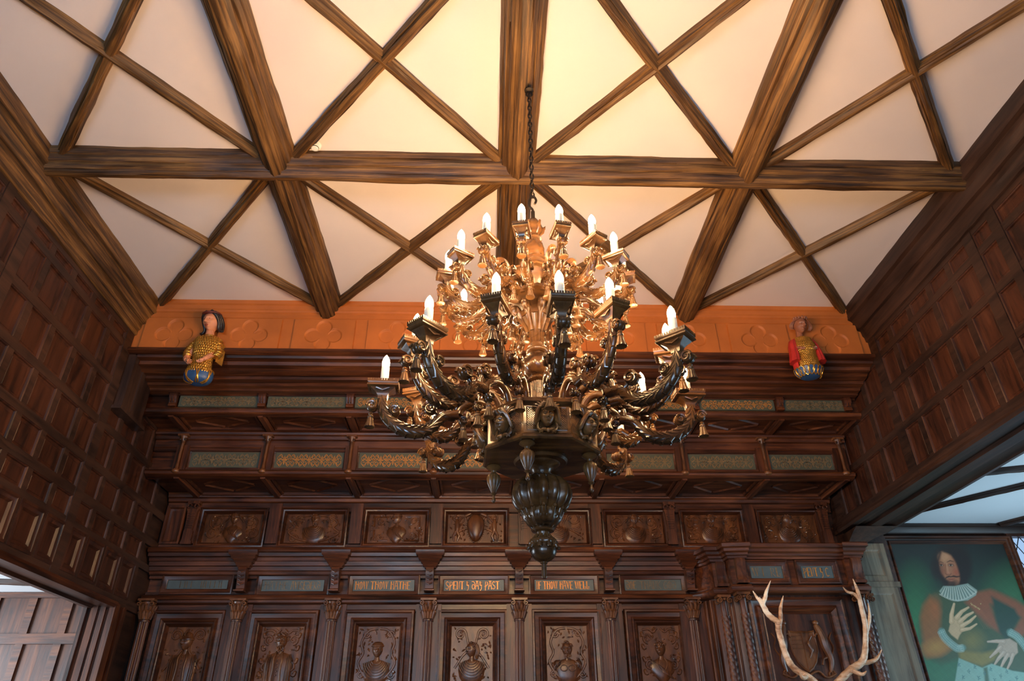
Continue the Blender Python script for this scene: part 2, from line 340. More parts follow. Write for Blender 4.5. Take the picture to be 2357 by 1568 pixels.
# ---------------------------------------------------------------- plaster frieze
t=thing('plaster_frieze','ochre painted plaster frieze with quatrefoils along the top of the end wall','frieze',(0,YE,4.78))
g=G(); g.box(-3.45,3.45,YE,YE+.2,4.76,5.322)
g.prism([(YE,5.322),(YE-.055,5.322),(YE-.05,5.285),(YE-.035,5.275),(YE-.03,5.24),(YE-.018,5.23),(YE-.014,5.215),(YE,5.205)],'x',-3.45,3.45)
g.prism([(YE,5.175),(YE-.008,5.17),(YE-.008,5.155),(YE,5.15)],'x',-3.45,3.45)
O('plaster_band',g,'frieze',t)
def quat(cx,cz,hw):
    """raised field with a sunk quatrefoil as a height grid"""
    g=G(); nx,nz=112,74; X=np.linspace(-hw,hw,nx); Z=np.linspace(-.178,.178,nz); V=[]
    XX,ZZ=np.meshgrid(X,Z)
    d=np.full(XX.shape,9.)
    for a,b in ((.098,0),(-.098,0),(0,.090),(0,-.090)): d=np.minimum(d,np.hypot(XX-a,ZZ-b)-.068)
    d=np.minimum(d,np.maximum(abs(XX),abs(ZZ))-.042)
    h=np.clip(d/.006,-1,1)*.5+.5
    Y=YE-.006-.015*h
    e=np.maximum(abs(XX)-hw+.001,abs(ZZ)-.1765); Y=np.where(e>0,YE-.001,Y)
    V=np.stack([XX+cx,Y,ZZ+cz],-1).reshape(-1,3)
    F=[(j*nx+i,j*nx+i+1,(j+1)*nx+i+1,(j+1)*nx+i) for j in range(nz-1) for i in range(nx-1)]
    return g.add(V,F)
for k in range(10):
    cx=-3.06+.679*k
    hw=.285 
    if abs(cx)+hw>3.42: continue
    O('quatrefoil_field',quat(cx,4.960,hw),'frieze',t,ang=50)
# ---------------------------------------------------------------- end wall carcass
g=G()
g.box(-3.45,3.45,6.075,6.5,4.447,4.78); g.box(-3.45,3.45,6.506,7.3,3.987,4.44); g.box(-3.45,3.45,7.13,7.3,0,3.985); g.box(-3.45,3.45,YE+.15,6.1,4.80,4.9)
S('wall_end',g,'oakX')
def molding(name,prof,label,cat,x0=-3.415,x1=3.415,back=7.125):
    P=list(prof)+[(back,prof[-1][1]),(back,prof[0][1])]; P=[p for i,p in enumerate(P) if i==0 or p!=P[i-1]]
    g=G(); g.prism(P,'x',x0,x1); o=O(name,g,'oakX',origin=(0,prof[0][0],prof[0][1])); return tag(o,label,cat)
molding('cornice',[(5.50,4.80),(5.495,4.775),(5.51,4.765),(5.56,4.757),(5.57,4.737),(5.63,4.732),(5.645,4.705),(5.70,4.70),(5.715,4.690),(5.74,4.674),(5.80,4.67),(5.815,4.65),(5.88,4.645),(5.90,4.625),(5.95,4.62),(5.965,4.605),(6.03,4.60)],'deep dark oak cornice of many mouldings directly below the ochre frieze','cornice',back=6.073)
molding('ledge_molding',[(6.05,4.455),(6.035,4.447),(6.01,4.442),(5.995,4.43),(5.995,4.42),(6.0,4.40),(6.012,4.392),(6.04,4.385),(6.055,4.385)],'moulded oak ledge under the upper row of green panels','molding',back=6.073)
molding('ledge_molding',[(6.42,4.42),(6.41,4.385),(6.395,4.37),(6.40,4.35),(6.42,4.34),(6.425,4.31),(6.445,4.30),(6.45,4.235),(6.47,4.22)],'moulded oak rail above the middle row of green panels','molding',back=6.504)
molding('ledge_molding',[(6.47,4.01),(6.445,4.0),(6.425,3.995),(6.40,3.985),(6.385,3.965),(6.395,3.945),(6.42,3.935),(6.44,3.925)],'moulded oak ledge under the middle row of green panels','molding',back=6.504)
molding('ledge_molding',[(6.99,3.984),(6.98,3.96),(6.995,3.945),(7.0,3.92),(7.02,3.91),(7.03,3.885),(7.05,3.875)],'oak moulding along the top of the carved bust panels','molding')
molding('entablature_cornice',[(7.06,3.415),(6.99,3.405),(6.90,3.39),(6.86,3.375),(6.85,3.35),(6.86,3.335),(6.885,3.33),(6.89,3.30),(6.925,3.295),(6.935,3.265),(6.95,3.262),(6.955,3.225),(6.975,3.22),(6.98,3.185),(7.0,3.18),(7.01,3.155),(7.035,3.15)],'long projecting oak cornice between the bust panels and the painted inscriptions','cornice')
molding('ledge_molding',[(7.04,2.975),(7.0,2.965),(6.975,2.955),(6.965,2.935),(6.975,2.92),(7.0,2.915),(7.005,2.895),(7.03,2.885),(7.05,2.88)],'moulded oak rail running just under the painted inscriptions','molding')
# rails of the bust row and lower wall
g=G(); g.box(-3.42,3.42,7.06,7.12,3.79,3.90); g.box(-3.42,3.42,7.06,7.12,3.40,3.455)
g.box(-3.42,3.42,7.05,7.12,2.82,2.90); g.box(-3.42,3.42,7.05,7.12,0,2.06); g.box(-3.42,3.42,7.045,7.12,2.965,3.0); g.box(-3.42,3.42,7.045,7.12,3.125,3.16)
g.box(-3.42,3.42,6.46,6.52,4.20,4.25);g.box(-3.42,3.42,6.46,6.52,3.98,4.03); g.box(-3.42,3.42,6.04,6.08,4.59,4.62)
S('trim_11',g,'oakX')
# soffits with coffers and diamond mouldings
def soffit(z,y0,y1,xs,label,rib):
    t=thing('coffered_soffit',label,'soffit',(0,y0,z))
    g=G(); g.box(-3.415,3.415,y0+.02,y1+.05,z+.035,z+.06); O('soffit_board',g,'oakX',t)
    yc,hy=(y0+y1)/2,(y1-y0)/2
    for a,b in zip(xs[:-1],xs[1:]):
        g=G(); cx,hx=(a+b)/2,(b-a)/2-.05
        for i,(dy) in enumerate((.012,.03)):
            pass
        # frame
        for (u0,u1,v0,v1) in ((cx-hx,cx+hx,y0,y0+.03),(cx-hx,cx+hx,y1-.05,y1)): g.box(u0,u1,v0,v1,z+.008,z+.036)
        g.box(cx-hx,cx-hx+.02,y0,y1,z+.012,z+.036); g.box(cx+hx-.02,cx+hx,y0,y1,z+.012,z+.036)
        q=[(cx-hx*.72,yc),(cx,yc-hy*.66),(cx+hx*.72,yc),(cx,yc+hy*.66)]
        for i in range(4):
            p,r=q[i],q[(i+1)%4]; d=np.array(r)-np.array(p); p=np.array(p)+d*.06; r=np.array(r)-d*.06
            g.tube([(p[0],p[1],z+.035),(r[0],r[1],z+.035)],.014,4)
        O('diamond_coffer',g,'oakX',t)
    for x in xs[1:-1] if rib else xs:
        g=G(); R=[[(x-.045,y,z+.035),(x-.04,y,z+.012),(x-.026,y,z+.004),(x-.022,y,z-.014),(x+.022,y,z-.014),(x+.026,y,z+.004),(x+.04,y,z+.012),(x+.045,y,z+.035)] for y in (y0,y1)]; g.rings(R,close=True)
        O('soffit_rib',g,'oakY',t)
    return t
UX=[-3.146+.8285*k for k in range(9)]; UX[-1]=3.40
MX=[-3.13+.812*k for k in range(9)]; MX[-1]=3.345
RX=[-3.06-.09,-2.325,-1.50,-.687,.07+.08,.93,1.70,2.54,3.28]
soffit(4.385,6.05,6.44,UX,'dark oak soffit with diamond mouldings under the upper green panels',0)
soffit(3.925,6.44,7.02,MX,'shadowy oak soffit with diamond mouldings above the carved bust panels',0)
# gold arabesque strokes on the boards
def ribbon(g,pts,wd,y,mi=0,flip=False):
    P=np.array(pts,float); T=np.gradient(P,axis=0); T/=np.linalg.norm(T,axis=1)[:,None]+1e-9; Nn=np.stack([-T[:,1],T[:,0]],1)
    wd=np.broadcast_to(wd,(len(P),))[:,None]; A=P+Nn*wd/2; B=P-Nn*wd/2; n=len(P)
    V=[(a[0],y,a[1]) for a in A]+[(b[0],y,b[1]) for b in B]; F=[(i,i+1,n+i+1,n+i) for i in range(n-1)]; g.add(V,F,mi)
def arabesque(x0,x1,zc,h,y,seed):
    r=np.random.RandomState(seed); g=G(); n=max(4,int(round((x1-x0)/.118))); st=(x1-x0)/n
    for k in range(n):
        cx=x0+st*(k+.5)
        for s in (-1,1):
            for q in (-1,1):
                ribbon(g,spiral((cx+s*.042,zc+q*h*.16),h*.19,1.2,PI/2 if q<0 else -PI/2,s*q,.2,18),.0038,y)
            ribbon(g,smooth_path([(cx,zc),(cx+s*.03,zc+h*.06),(cx+s*st*.5,zc+s*h*.02*(1 if k%2 else -1))],5),.0045,y)
            for q in (-1,1): ribbon(g,smooth_path([(cx+s*.012,zc+q*h*.10),(cx+s*st*.30,zc+q*h*.38),(cx+s*st*.48,zc+q*h*.22)],5),[.002]+[.005]*9+[.002],y)
        for a in np.arange(8)*PI/4: 
            ribbon(g,[(cx+.006*math.cos(a),zc+.006*math.sin(a)),(cx+.018*math.cos(a),zc+h*.2*math.sin(a)),(cx+.026*math.cos(a),zc+h*.3*math.sin(a))],[.003,.008,.002],y)
    return g
def painted(xa,xb,z0,z1,y,label,group,seed,worn,fr=True,name='painted_panel'):
    t=thing(name,label,'painted panel',((xa+xb)/2,y,z0),group=group)
    g=G(); g.box(xa,xb,y-.004,y+.02,z0,z1); O('board',g,'green',t)
    O('gold_scrollwork',arabesque(xa+.03,xb-.03,(z0+z1)/2,z1-z0,y-.0055,seed),'faint' if worn else 'gold',t)
    if fr:
        g=G(); g.frame(xa-.045,xb+.045,z0-.045,z1+.045,[(0,y+.02),(0,y-.022),(.012,y-.025),(.02,y-.014),(.034,y-.010),(.046,y-.002)]); O('frame',g,'oakX',t)
worn=[1,1,0,0,0,0,0,1,1]
for k in range(8):
    a,b=UX[k]+.045,UX[k+1]-.045
    wl='worn and faded' if worn[k] else 'bright'
    painted(a,b,4.478,4.592,6.055,'green panel with %s gold scrollwork, %s from left in the upper band'%(wl,ORD[k]),'upper row of green painted panels',k,worn[k],fr=False)
for k in range(8):
    a,b=MX[k]+.075,MX[k+1]-.075
    wl='worn and faded' if k in (0,5,6,7) else 'clear'
    painted(a,b,4.035,4.195,6.485,'recessed green panel with %s gold scrollwork, %s from left in the middle band'%(wl,ORD[k]),'middle row of green painted panels',20+k,k in (0,5,6,7))
    g=G()
# brackets of the upper band
def bracket_mesh():
    g=G()
    for z0,z1,hw,d in ((.145,.165,.10,.09),(.125,.145,.08,.075),(.105,.125,.062,.06),(.085,.105,.05,.05)): g.box(-hw,hw,-d,.02,z0,z1)
    prof=[(-.045,.085),(-.052,.06),(-.045,.035),(-.03,.01),(-.024,-.012),(-.032,-.03),(-.03,-.045),(0,-.045),(0,.085)]
    g.prism(prof,'x',-.034,.034)
    for s in (-.012,.012): g.box(s-.004,s+.004,-.055,-.02,-.01,.07)
    return g
bm_=mesh_of('bracket',bracket_mesh(),['oakX'])
for k,x in enumerate(UX):
    o=bpy.data.objects.new('carved_bracket',bm_); COL.objects.link(o); o.location=(min(max(x,-3.32),3.32),6.045,4.515)
    tag(o,'small carved oak bracket, %s from left between the upper green panels'%ORD[k],'bracket','brackets of the upper band')
# half columns of the middle band
def hcol_mesh():
    g=G(); g.lathe([(.001,-.01),(.02,-.008),(.036,.0),(.040,.012),(.036,.026),(.022,.034),(.016,.05),(.016,.07),(.013,.1),(.015,.28),(.019,.30),(.016,.31),(.022,.33),(.034,.36),(.036,.365),(.001,.366)],16)
    for a in (-.5,.5):
        for s in (-1,1): g.ball((.022*s,-.018,.335),(.012,.01,.014),8,6)
    g.box(-.05,.05,-.035,.05,.365,.385)
    return g
hm=mesh_of('half_column',hcol_mesh(),['carv'])
for k,x in enumerate(MX):
    xx=min(max(x,-3.33),3.33)
    o=bpy.data.objects.new('half_column',hm); COL.objects.link(o); o.location=(xx,6.40,3.955)
    tag(o,'slender turned oak half column with bulb foot, %s from left in the middle band'%ORD[k],'half column','half columns of the middle band')
g=G()
for x in MX:
    x=min(max(x,-3.34),3.34); g.box(x-.06,x+.06,6.435,6.5,3.99,4.25)
S('trim_12',g,'oakZ')
# ---------------------------------------------------------------- heads, busts and carving
def gau(x,z,cx,cz,sx,sz): return np.exp(-((x-cx)/sx)**2-((z-cz)/sz)**2)
def head_g(nu=40,nv=34,female=True,mi=0):
    """human head, height 1, face toward -y"""
    th=np.linspace(0,2*PI,nu,endpoint=False); ph=np.linspace(-PI/2+.03,PI/2-.03,nv)
    T,Pp=np.meshgrid(th,ph); X=.37*np.cos(Pp)*np.sin(T); Yb=-.44*np.cos(Pp)*np.cos(T); Z=.5*np.sin(Pp)
    jaw=1-.30*np.clip(-Z/.5,0,1)**1.3; X=X*jaw
    back=(Yb>0); Yb=np.where(back&(Z<-.1),Yb*(1-.5*np.clip((-.1-Z)/.4,0,1)),Yb)
    fr=np.clip(np.cos(T),0,1)**.7
    x,z=X,Z
    d=.035*gau(x,z,0,.16,.24,.05)-.06*gau(x,z,.145,.065,.085,.055)-.06*gau(x,z,-.145,.065,.085,.055)
    d+=.040*gau(x,z,.145,.06,.05,.03)+.040*gau(x,z,-.145,.06,.05,.03)
    nz=np.clip((.12-z)/.24,0,1)*(z>-.14)
    d+=(.03+.11*nz)*np.exp(-(x/(.035+.03*nz))**2)*((z<.13)&(z>-.15))
    d+=.045*gau(x,z,0,-.235,.10,.022)+.045*gau(x,z,0,-.285,.085,.024)-.02*gau(x,z,0,-.26,.10,.008)
    d+=.05*gau(x,z,0,-.41,.10,.06)+.03*gau(x,z,.2,-.08,.09,.09)+.03*gau(x,z,-.2,-.08,.09,.09)-.015*gau(x,z,0,-.18,.05,.03)
    Yb=Yb*.96-1.35*d*fr*(Yb<0)
    V=np.stack([X,Yb,Z],-1).reshape(-1,3); F=[(j*nu+i,j*nu+(i+1)%nu,(j+1)*nu+(i+1)%nu,(j+1)*nu+i) for j in range(nv-1) for i in range(nu)]
    F.append(tuple(range(nu))[::-1]); F.append(tuple(range((nv-1)*nu,nv*nu)))
    g=G(); g.add(V,F,mi); return g
def hair_g(kind,mi=0,r=None):
    r=r or random; g=G()
    if kind in ('curls','beard','long'):
        for k in range(46):
            a=r.uniform(-2.9,2.9); z=r.uniform(-.05,.47)
            if abs(a)<.85 and z<.33: continue
            rr=math.sqrt(max(0,1-(z/.5)**2)); g.ball((.38*rr*math.sin(a)*1.03,-.42*rr*math.cos(a)+.02,z+.03),(.085,.085,.075),7,5)
    if kind=='long':
        for s in (-1,1):
            for q in range(3):
                p=smooth_path([(s*(.34+.03*q),.0+.07*q,.25),(s*(.44+.03*q),.02+.07*q,-.1),(s*(.36+.08*q),.0+.05*q,-.4),(s*(.5+.05*q),-.05,-.62)],4); g.tube(p,np.linspace(.085,.035,len(p)),7)
    if kind=='beard':
        for k in range(26):
            x=r.uniform(-.22,.22); z=-.30-r.uniform(0,.28)*(1-abs(x)*2); g.tube([(x,-.33+abs(x)*.4,z),(x*1.05+r.uniform(-.03,.03),-.40+abs(x)*.4,z-.05),(x*.8,-.34,z-.13)],[.045,.04,.012],6)
        for s in (-1,1): g.tube([(0,-.46,-.2),(s*.09,-.43,-.225),(s*.17,-.36,-.29)],[.03,.032,.012],6)
    if kind=='helmet':
        g.lathe([(.40,.10),(.44,.11),(.45,.16),(.40,.2),(.36,.36),(.22,.52),(.06,.60),(.03,.68),(.001,.7)],22)
        g.tube(smooth_path([(0,-.38,.35),(0,-.2,.66),(0,.15,.72),(0,.42,.5),(0,.5,.2)],5),.05,8)
    if kind=='cap':
        g.lathe([(.40,.18),(.43,.2),(.44,.27),(.40,.31),(.38,.38),(.24,.5),(.001,.54)],22)
        g.tube([( .42*math.sin(a),-.42*math.cos(a),.24) for a in np.linspace(0,2*PI,25)],.035,6)
    if kind=='laurel':
        for a in np.linspace(-2.6,2.6,17): g.ball((.40*math.sin(a),-.42*math.cos(a)*.95,.27+.03*math.sin(a*9)),(.06,.05,.085),7,5)
        for k in range(18):
            a=r.uniform(-3,3); z=r.uniform(.3,.46); rr=math.sqrt(max(0,1-(z/.5)**2)); g.ball((.38*rr*math.sin(a),-.42*rr*math.cos(a),z),(.08,.08,.06),7,5)
    return g
def bust_g(kind,face=0,drape=0,wide=.40,r=None,tall=False):
    """half length bust: head height 1 at origin, shoulders below"""
    g=G(); m=TRS((0,0,0),1,rz=face); g.join(head_g(28,24),m); g.join(face_bits(),m); g.join(hair_g(kind,r=r),m)
    g.tube([(0,.05,-.25),(0,.04,-.5),(0,.08,-.72)],[.20,.19,.26],12)
    # torso loft
    R=[]
    prof=[(-.60,.20,.18),(-.68,.48,.24),(-.80,.72,.30),(-1.0,.86,.36),(-1.3,.90,.40),(-1.7,.82 if drape!=1 else .6,.38),(-2.0,.66 if drape!=1 else .34,.32),(-2.15,.4 if drape!=1 else .14,.2)]
    if tall: prof=prof[:5]+[(-1.7,.84,.42),(-2.1,.80,.42),(-2.5,.86,.42)]
    for z,hx,hy in prof: R.append([(hx*wide/.40*math.cos(t),.10+hy*math.sin(t),z) for t in np.linspace(0,2*PI,22,endpoint=False)])
    g.rings(R)
    if drape==0:
        for k in range(6):
            w_=.30+.11*k; zc=-.72-.02*k; dz=.30+.17*k
            g.tube([(w_*1.05*math.sin(a),-.22-.10*math.cos(a)-.01*k,zc-dz*math.cos(a)*.9+.05) for a in np.linspace(-1.5,1.5,16)],.035,6)
    elif drape==1:
        for k in range(5):
            g.tube(smooth_path([(-.75+.05*k,-.05,-.75-.1*k),(-.2+.1*k,-.32,-1.1-.12*k),(.35+.08*k,-.25,-1.5-.1*k)],4),.04,6)
        for s in (-1,1): g.tube(smooth_path([(s*.2,-.1,-.6),(s*.35,-.3,-.95),(s*.15,-.36,-1.4)],4),.05,6)
    elif drape==2:   # open coat
        for s in (-1,1):
            g.tube(smooth_path([(s*.16,-.1,-.56),(s*.26,-.34,-.95),(s*.22,-.42,-1.5),(s*.28,-.42,-2.3)],4),.06,7)
            for q in range(3): g.tube(smooth_path([(s*(.5+.1*q),-.12,-.75),(s*(.55+.12*q),-.28,-1.3),(s*(.5+.13*q),-.3,-2.3)],4),.035,6)
        for k in range(6): g.ball((0,-.36,-.85-.22*k),.045,7,5)
    elif drape==3:  # armour
        for s in (-1,1):
            g.ball((s*.72,-.05,-.92),(.26,.3,.24),12,8)
            for q in range(3): g.tube([(s*(.5+.10*q)+.0,-.3,-.75-.05*q),(s*(.72+.1*q),-.34,-.9-.1*q),(s*(.7+.13*q),-.25,-1.15-.1*q)],.03,6)
            g.tube([(s*.25*math.cos(a)+s*.28,-.38,-1.2+.2*math.sin(a)) for a in np.linspace(0,2*PI,14)],.03,6)
    return g
def scroll_bg(g,W,H,y,style,r,rad=.0105):
    """symmetric carved scrollwork round a panel centre; W,H half sizes"""
    for s in (-1,1):
        if style==0:
            sp=spiral((s*W*.62,H*.45),W*.26,1.5,-PI/2,s,.15); g.tube([(a,y,b) for a,b in sp],np.linspace(rad,rad*.5,len(sp)),6,flat=1.3)
            sp=spiral((s*W*.72,-H*.35),W*.22,1.4,PI/2,-s,.15); g.tube([(a,y,b) for a,b in sp],np.linspace(rad,rad*.5,len(sp)),6)
            g.tube([(a,y,b) for a,b in smooth_path([(s*W*.36,H*.45),(s*W*.2,H*.9),(s*W*.7,H*.92)],5)],rad,6)
        elif style==1:
            g.tube([(a,y,b) for a,b in smooth_path([(s*W*.05,H*.93),(s*W*.5,H*.85),(s*W*.82,H*.45),(s*W*.7,H*.05),(s*W*.9,-H*.3),(s*W*.6,-H*.7),(s*W*.2,-H*.92)],5)],rad*1.1,6)
            for c,d in (((s*W*.6,H*.72),1),((s*W*.72,-H*.72),-1)):
                sp=spiral(c,W*.17,1.4,0,s*d,.2); g.tube([(a,y,b) for a,b in sp],np.linspace(rad,rad*.6,len(sp)),6)
        elif style==2:
            sp=spiral((s*W*.58,H*.72),W*.28,1.7,PI if s>0 else 0,-s,.12,34); g.tube([(a,y,b) for a,b in sp],np.linspace(rad*1.2,rad*.6,len(sp)),6)
            g.tube([(a,y,b) for a,b in smooth_path([(s*W*.3,H*.72),(s*W*.18,H*.2),(s*W*.5,-H*.1),(s*W*.85,-H*.5)],5)],rad,6)
        elif style==3:
            for q,(cz_,r_) in enumerate(((.55,.24),(-.42,.22))):
                sp=spiral((s*W*.60,H*cz_),W*r_,1.5,-PI/2 if q==0 else PI/2,s*(1 if q==0 else -1),.15); g.tube([(a,y,b) for a,b in sp],np.linspace(rad*1.2,rad*.5,len(sp)),6)
            for k in range(4):
                z0=H*(.8-k*.45); g.tube([(a,y,b) for a,b in smooth_path([(s*W*.90,z0),(s*W*.84,z0-H*.16),(s*W*.72,z0-H*.12)],4)],[rad*.5]+[rad*1.5]*7+[rad*.4],6)
            g.tube([(a,y,b) for a,b in smooth_path([(s*W*.08,H*.92),(s*W*.3,H*.78),(s*W*.52,H*.88),(s*W*.85,H*.86)],5)],rad,6)
        elif style==4:
            for q in (-1,1):
                g.tube([(W*.82*s*1,y,q*H*.1),(W*.82*s,y,q*H*.85),(W*.3*s,y,q*H*.85)],rad,5)
                sp=spiral((s*W*.62,q*H*.55),W*.16,1.2,0,s,.2); g.tube([(a,y,b) for a,b in sp],rad*.8,6)
    for k in range(70):
        s=-1 if k%2 else 1; x=s*W*r.uniform(.12,.96); z=H*r.uniform(-.95,.95)
        if abs(x)<W*.4 and z<H*.45: continue
        a=r.uniform(0,PI); L=r.uniform(.009,.022); g.tube([(x-L*math.cos(a),y+.002,z-L*math.sin(a)),(x,y-.003,z),(x+L*math.cos(a),y+.002,z+L*math.sin(a))],[.003,.0095,.003],5)
def relief(name,cx,z0,z1,hw,yb,yf,kind,face,drape,style,label,group,seed,hs=None,wide=.40,steps=None,dz=0,tall=False,cat='carved panel',extra=None):
    r=random.Random(seed); t=thing(name,label,cat,(cx,yf,z0),group=group); cz=(z0+z1)/2; H=(z1-z0)/2
    g=G(); g.frame(cx-hw-.055,cx+hw+.055,z0-.05,z1+.05,steps); 
    O('frame',g,'oakX',t)
    g=G(); g.box(cx-hw-.012,cx+hw+.012,yb,yb+.012,z0-.012,z1+.012)
    s=G(); scroll_bg(s,hw-.008,H-.008,0,style,r); g.join(s,TRS((cx,yb,cz)))
    if kind:
        hs=hs or H*.46; b=bust_g(kind,face,drape,wide,r,tall); g.join(b,TRS((cx+dz,yb+.004,z0+ (2.18 if not tall else 2.52)*hs*.98),hs,sv=(1,.62 if not tall else .75,1)))
    if extra: extra(g,cx,yb,cz,hw,H)
    for p in range(len(g.v)): g.v[p]=np.stack([np.clip(g.v[p][:,0],cx-hw-.011,cx+hw+.011),g.v[p][:,1],np.clip(g.v[p][:,2],z0-.011,z1+.011)],1)
    O('carving',g,'carv',t,ang=50); return t
def shield(g,cx,y,cz,hw,H):
    R=[]
    for k,(s_,d) in enumerate(((1,0),(.98,-.014),(.85,-.034),(.6,-.046),(.3,-.052),(.02,-.054))):
        R.append([(cx+s_*.088*math.sin(a)*(1+.16*math.cos(a)),y+d,cz+.015+s_*(.135*math.cos(a) if math.cos(a)>0 else .150*math.cos(a))) for a in np.linspace(0,2*PI,32,endpoint=False)])
    g.rings(R)
    for a in np.linspace(0,2*PI,40,endpoint=False): g.ball((cx+.094*math.sin(a)*(1+.16*math.cos(a)),y-.004,cz+.015+.142*math.cos(a)*(1 if math.cos(a)>0 else 1.1)),.006,6,4)
    for s in (-1,1):
        g.ball((cx+s*.195,y-.014,cz+.105),.021,9,7); g.tube([(cx+s*.193,y-.012,cz+.085),(cx+s*.185,y-.016,cz+.03),(cx+s*.19,y-.012,cz-.03)],[.016,.028,.022],9)
        g.tube([(cx+s*.18,y-.014,cz+.065),(cx+s*.15,y-.02,cz+.10),(cx+s*.12,y-.016,cz+.12)],[.012,.011,.008],7)
        g.tube([(cx+s*.19,y-.012,cz-.03),(cx+s*.165,y-.016,cz-.08),(cx+s*.185,y-.01,cz-.13)],[.016,.013,.009],7); g.tube([(cx+s*.20,y-.012,cz-.03),(cx+s*.225,y-.014,cz-.08),(cx+s*.215,y-.01,cz-.13)],[.016,.013,.009],7)
        g.tube([(cx+s*.05,y-.012,cz+.155),(cx+s*.11,y-.014,cz+.125)],.016,8)
HB='round-topped'
busts=[('helmet',.1,1,0,'carved oak bust panel with a dim bearded figure, first from left of the upper row'),
 ('beard',0.05,0,1,'carved oak panel, bearded man in a wide collar, upper row, second from left'),
 ('cap',-.9,1,4,'carved oak bust panel of a turbaned head in profile, upper row, third from left'),
 (None,0,0,2,'carved oak panel with a smooth oval shield between two small figures'),
 ('curls',-.8,0,2,'carved oak bust panel half hidden behind the chandelier finial'),
 ('long',.05,0,0,'carved oak bust panel of a figure in a big round collar, right of the finial'),
 ('beard',-.25,0,3,'carved oak bust panel of a curly bearded man above the porch cornice'),
 ('laurel',.9,0,0,'dark carved oak bust panel turned to the side, last at the right')]
CX=[-2.736,-1.924,-1.093,-.290,.552,1.345,2.145,2.95]
st=[(0,7.06),(0,7.035),(.012,7.03),(.02,7.045),(.032,7.05),(.04,7.04),(.055,7.085)]
for k,(kind,face,dr,sty,lb) in enumerate(busts):
    relief('bust_panel',CX[k],3.475,3.775,.285,7.095,7.04,kind,face,dr,sty,lb,'bust panels of the upper row',50+k,hs=.118,wide=.48 if dr==0 else .42,steps=st,extra=shield if kind is None else None)
# tapered pilasters and plain stiles of the bust row
for x,c in ((-3.14,1),(-2.325,0),(-1.5,0),(-.687,0),(.205,1),(.93,0),(1.70,1),(2.54,0),(3.30,1)):
    g=G(); g.box(x-.060,x+.060,7.04,7.09,3.46,3.87)
    if c:
        R=[[(x-h,7.03,z),(x-h,7.0,z),(x+h,7.0,z),(x+h,7.03,z)] for h,z in ((.052,3.445),(.052,3.475),(.044,3.48),(.044,3.58),(.030,3.585),(.05,3.78),(.058,3.785),(.058,3.80))]
        g.rings(R); 
        for s in (-1,1): g.tube([(x+s*.035+.022*math.cos(a),6.995,3.825+.022*math.sin(a)) for a in np.linspace(0,5,12)],.008,6)
        g.box(x-.06,x+.06,6.99,7.04,3.85,3.88)
        for k in range(7): g.box(x-.026-.002*k,x+.026+.002*k,6.992,7.01,3.60+.024*k,3.61+.024*k)
    o=O('pilaster' if c else 'stile',g,'oakZ',origin=(x,7.06,3.44))
    where={-3.14:'at the left end',.205:'left of the finial',1.70:'left of the curly bearded bust',3.30:'at the dark right end'}.get(x)
    if c: tag(o,'small tapered carved oak pilaster in the bust row, '+where,'pilaster','tapered pilasters of the bust row')
    else: tag(o,'plain flat oak stile in the bust row, standing %s'%{-2.325:'after the first bust panel',-1.5:'after the second bust panel',-.687:'before the oval shield panel',.93:'left of the big-collared bust',2.54:'left of the darkest bust panel'}[x],'stile','plain stiles of the bust row')
g=G(); g.frame(-3.41,-3.22,3.455,3.84,[(0,7.06),(0,7.03),(.02,7.03),(.03,7.05),(.05,7.055)],fill=0); o=O('plain_panel',g,'oakZ',origin=(-3.3,7.05,3.455)); tag(o,'narrow plain oak panel in the corner left of the bust row','panel')
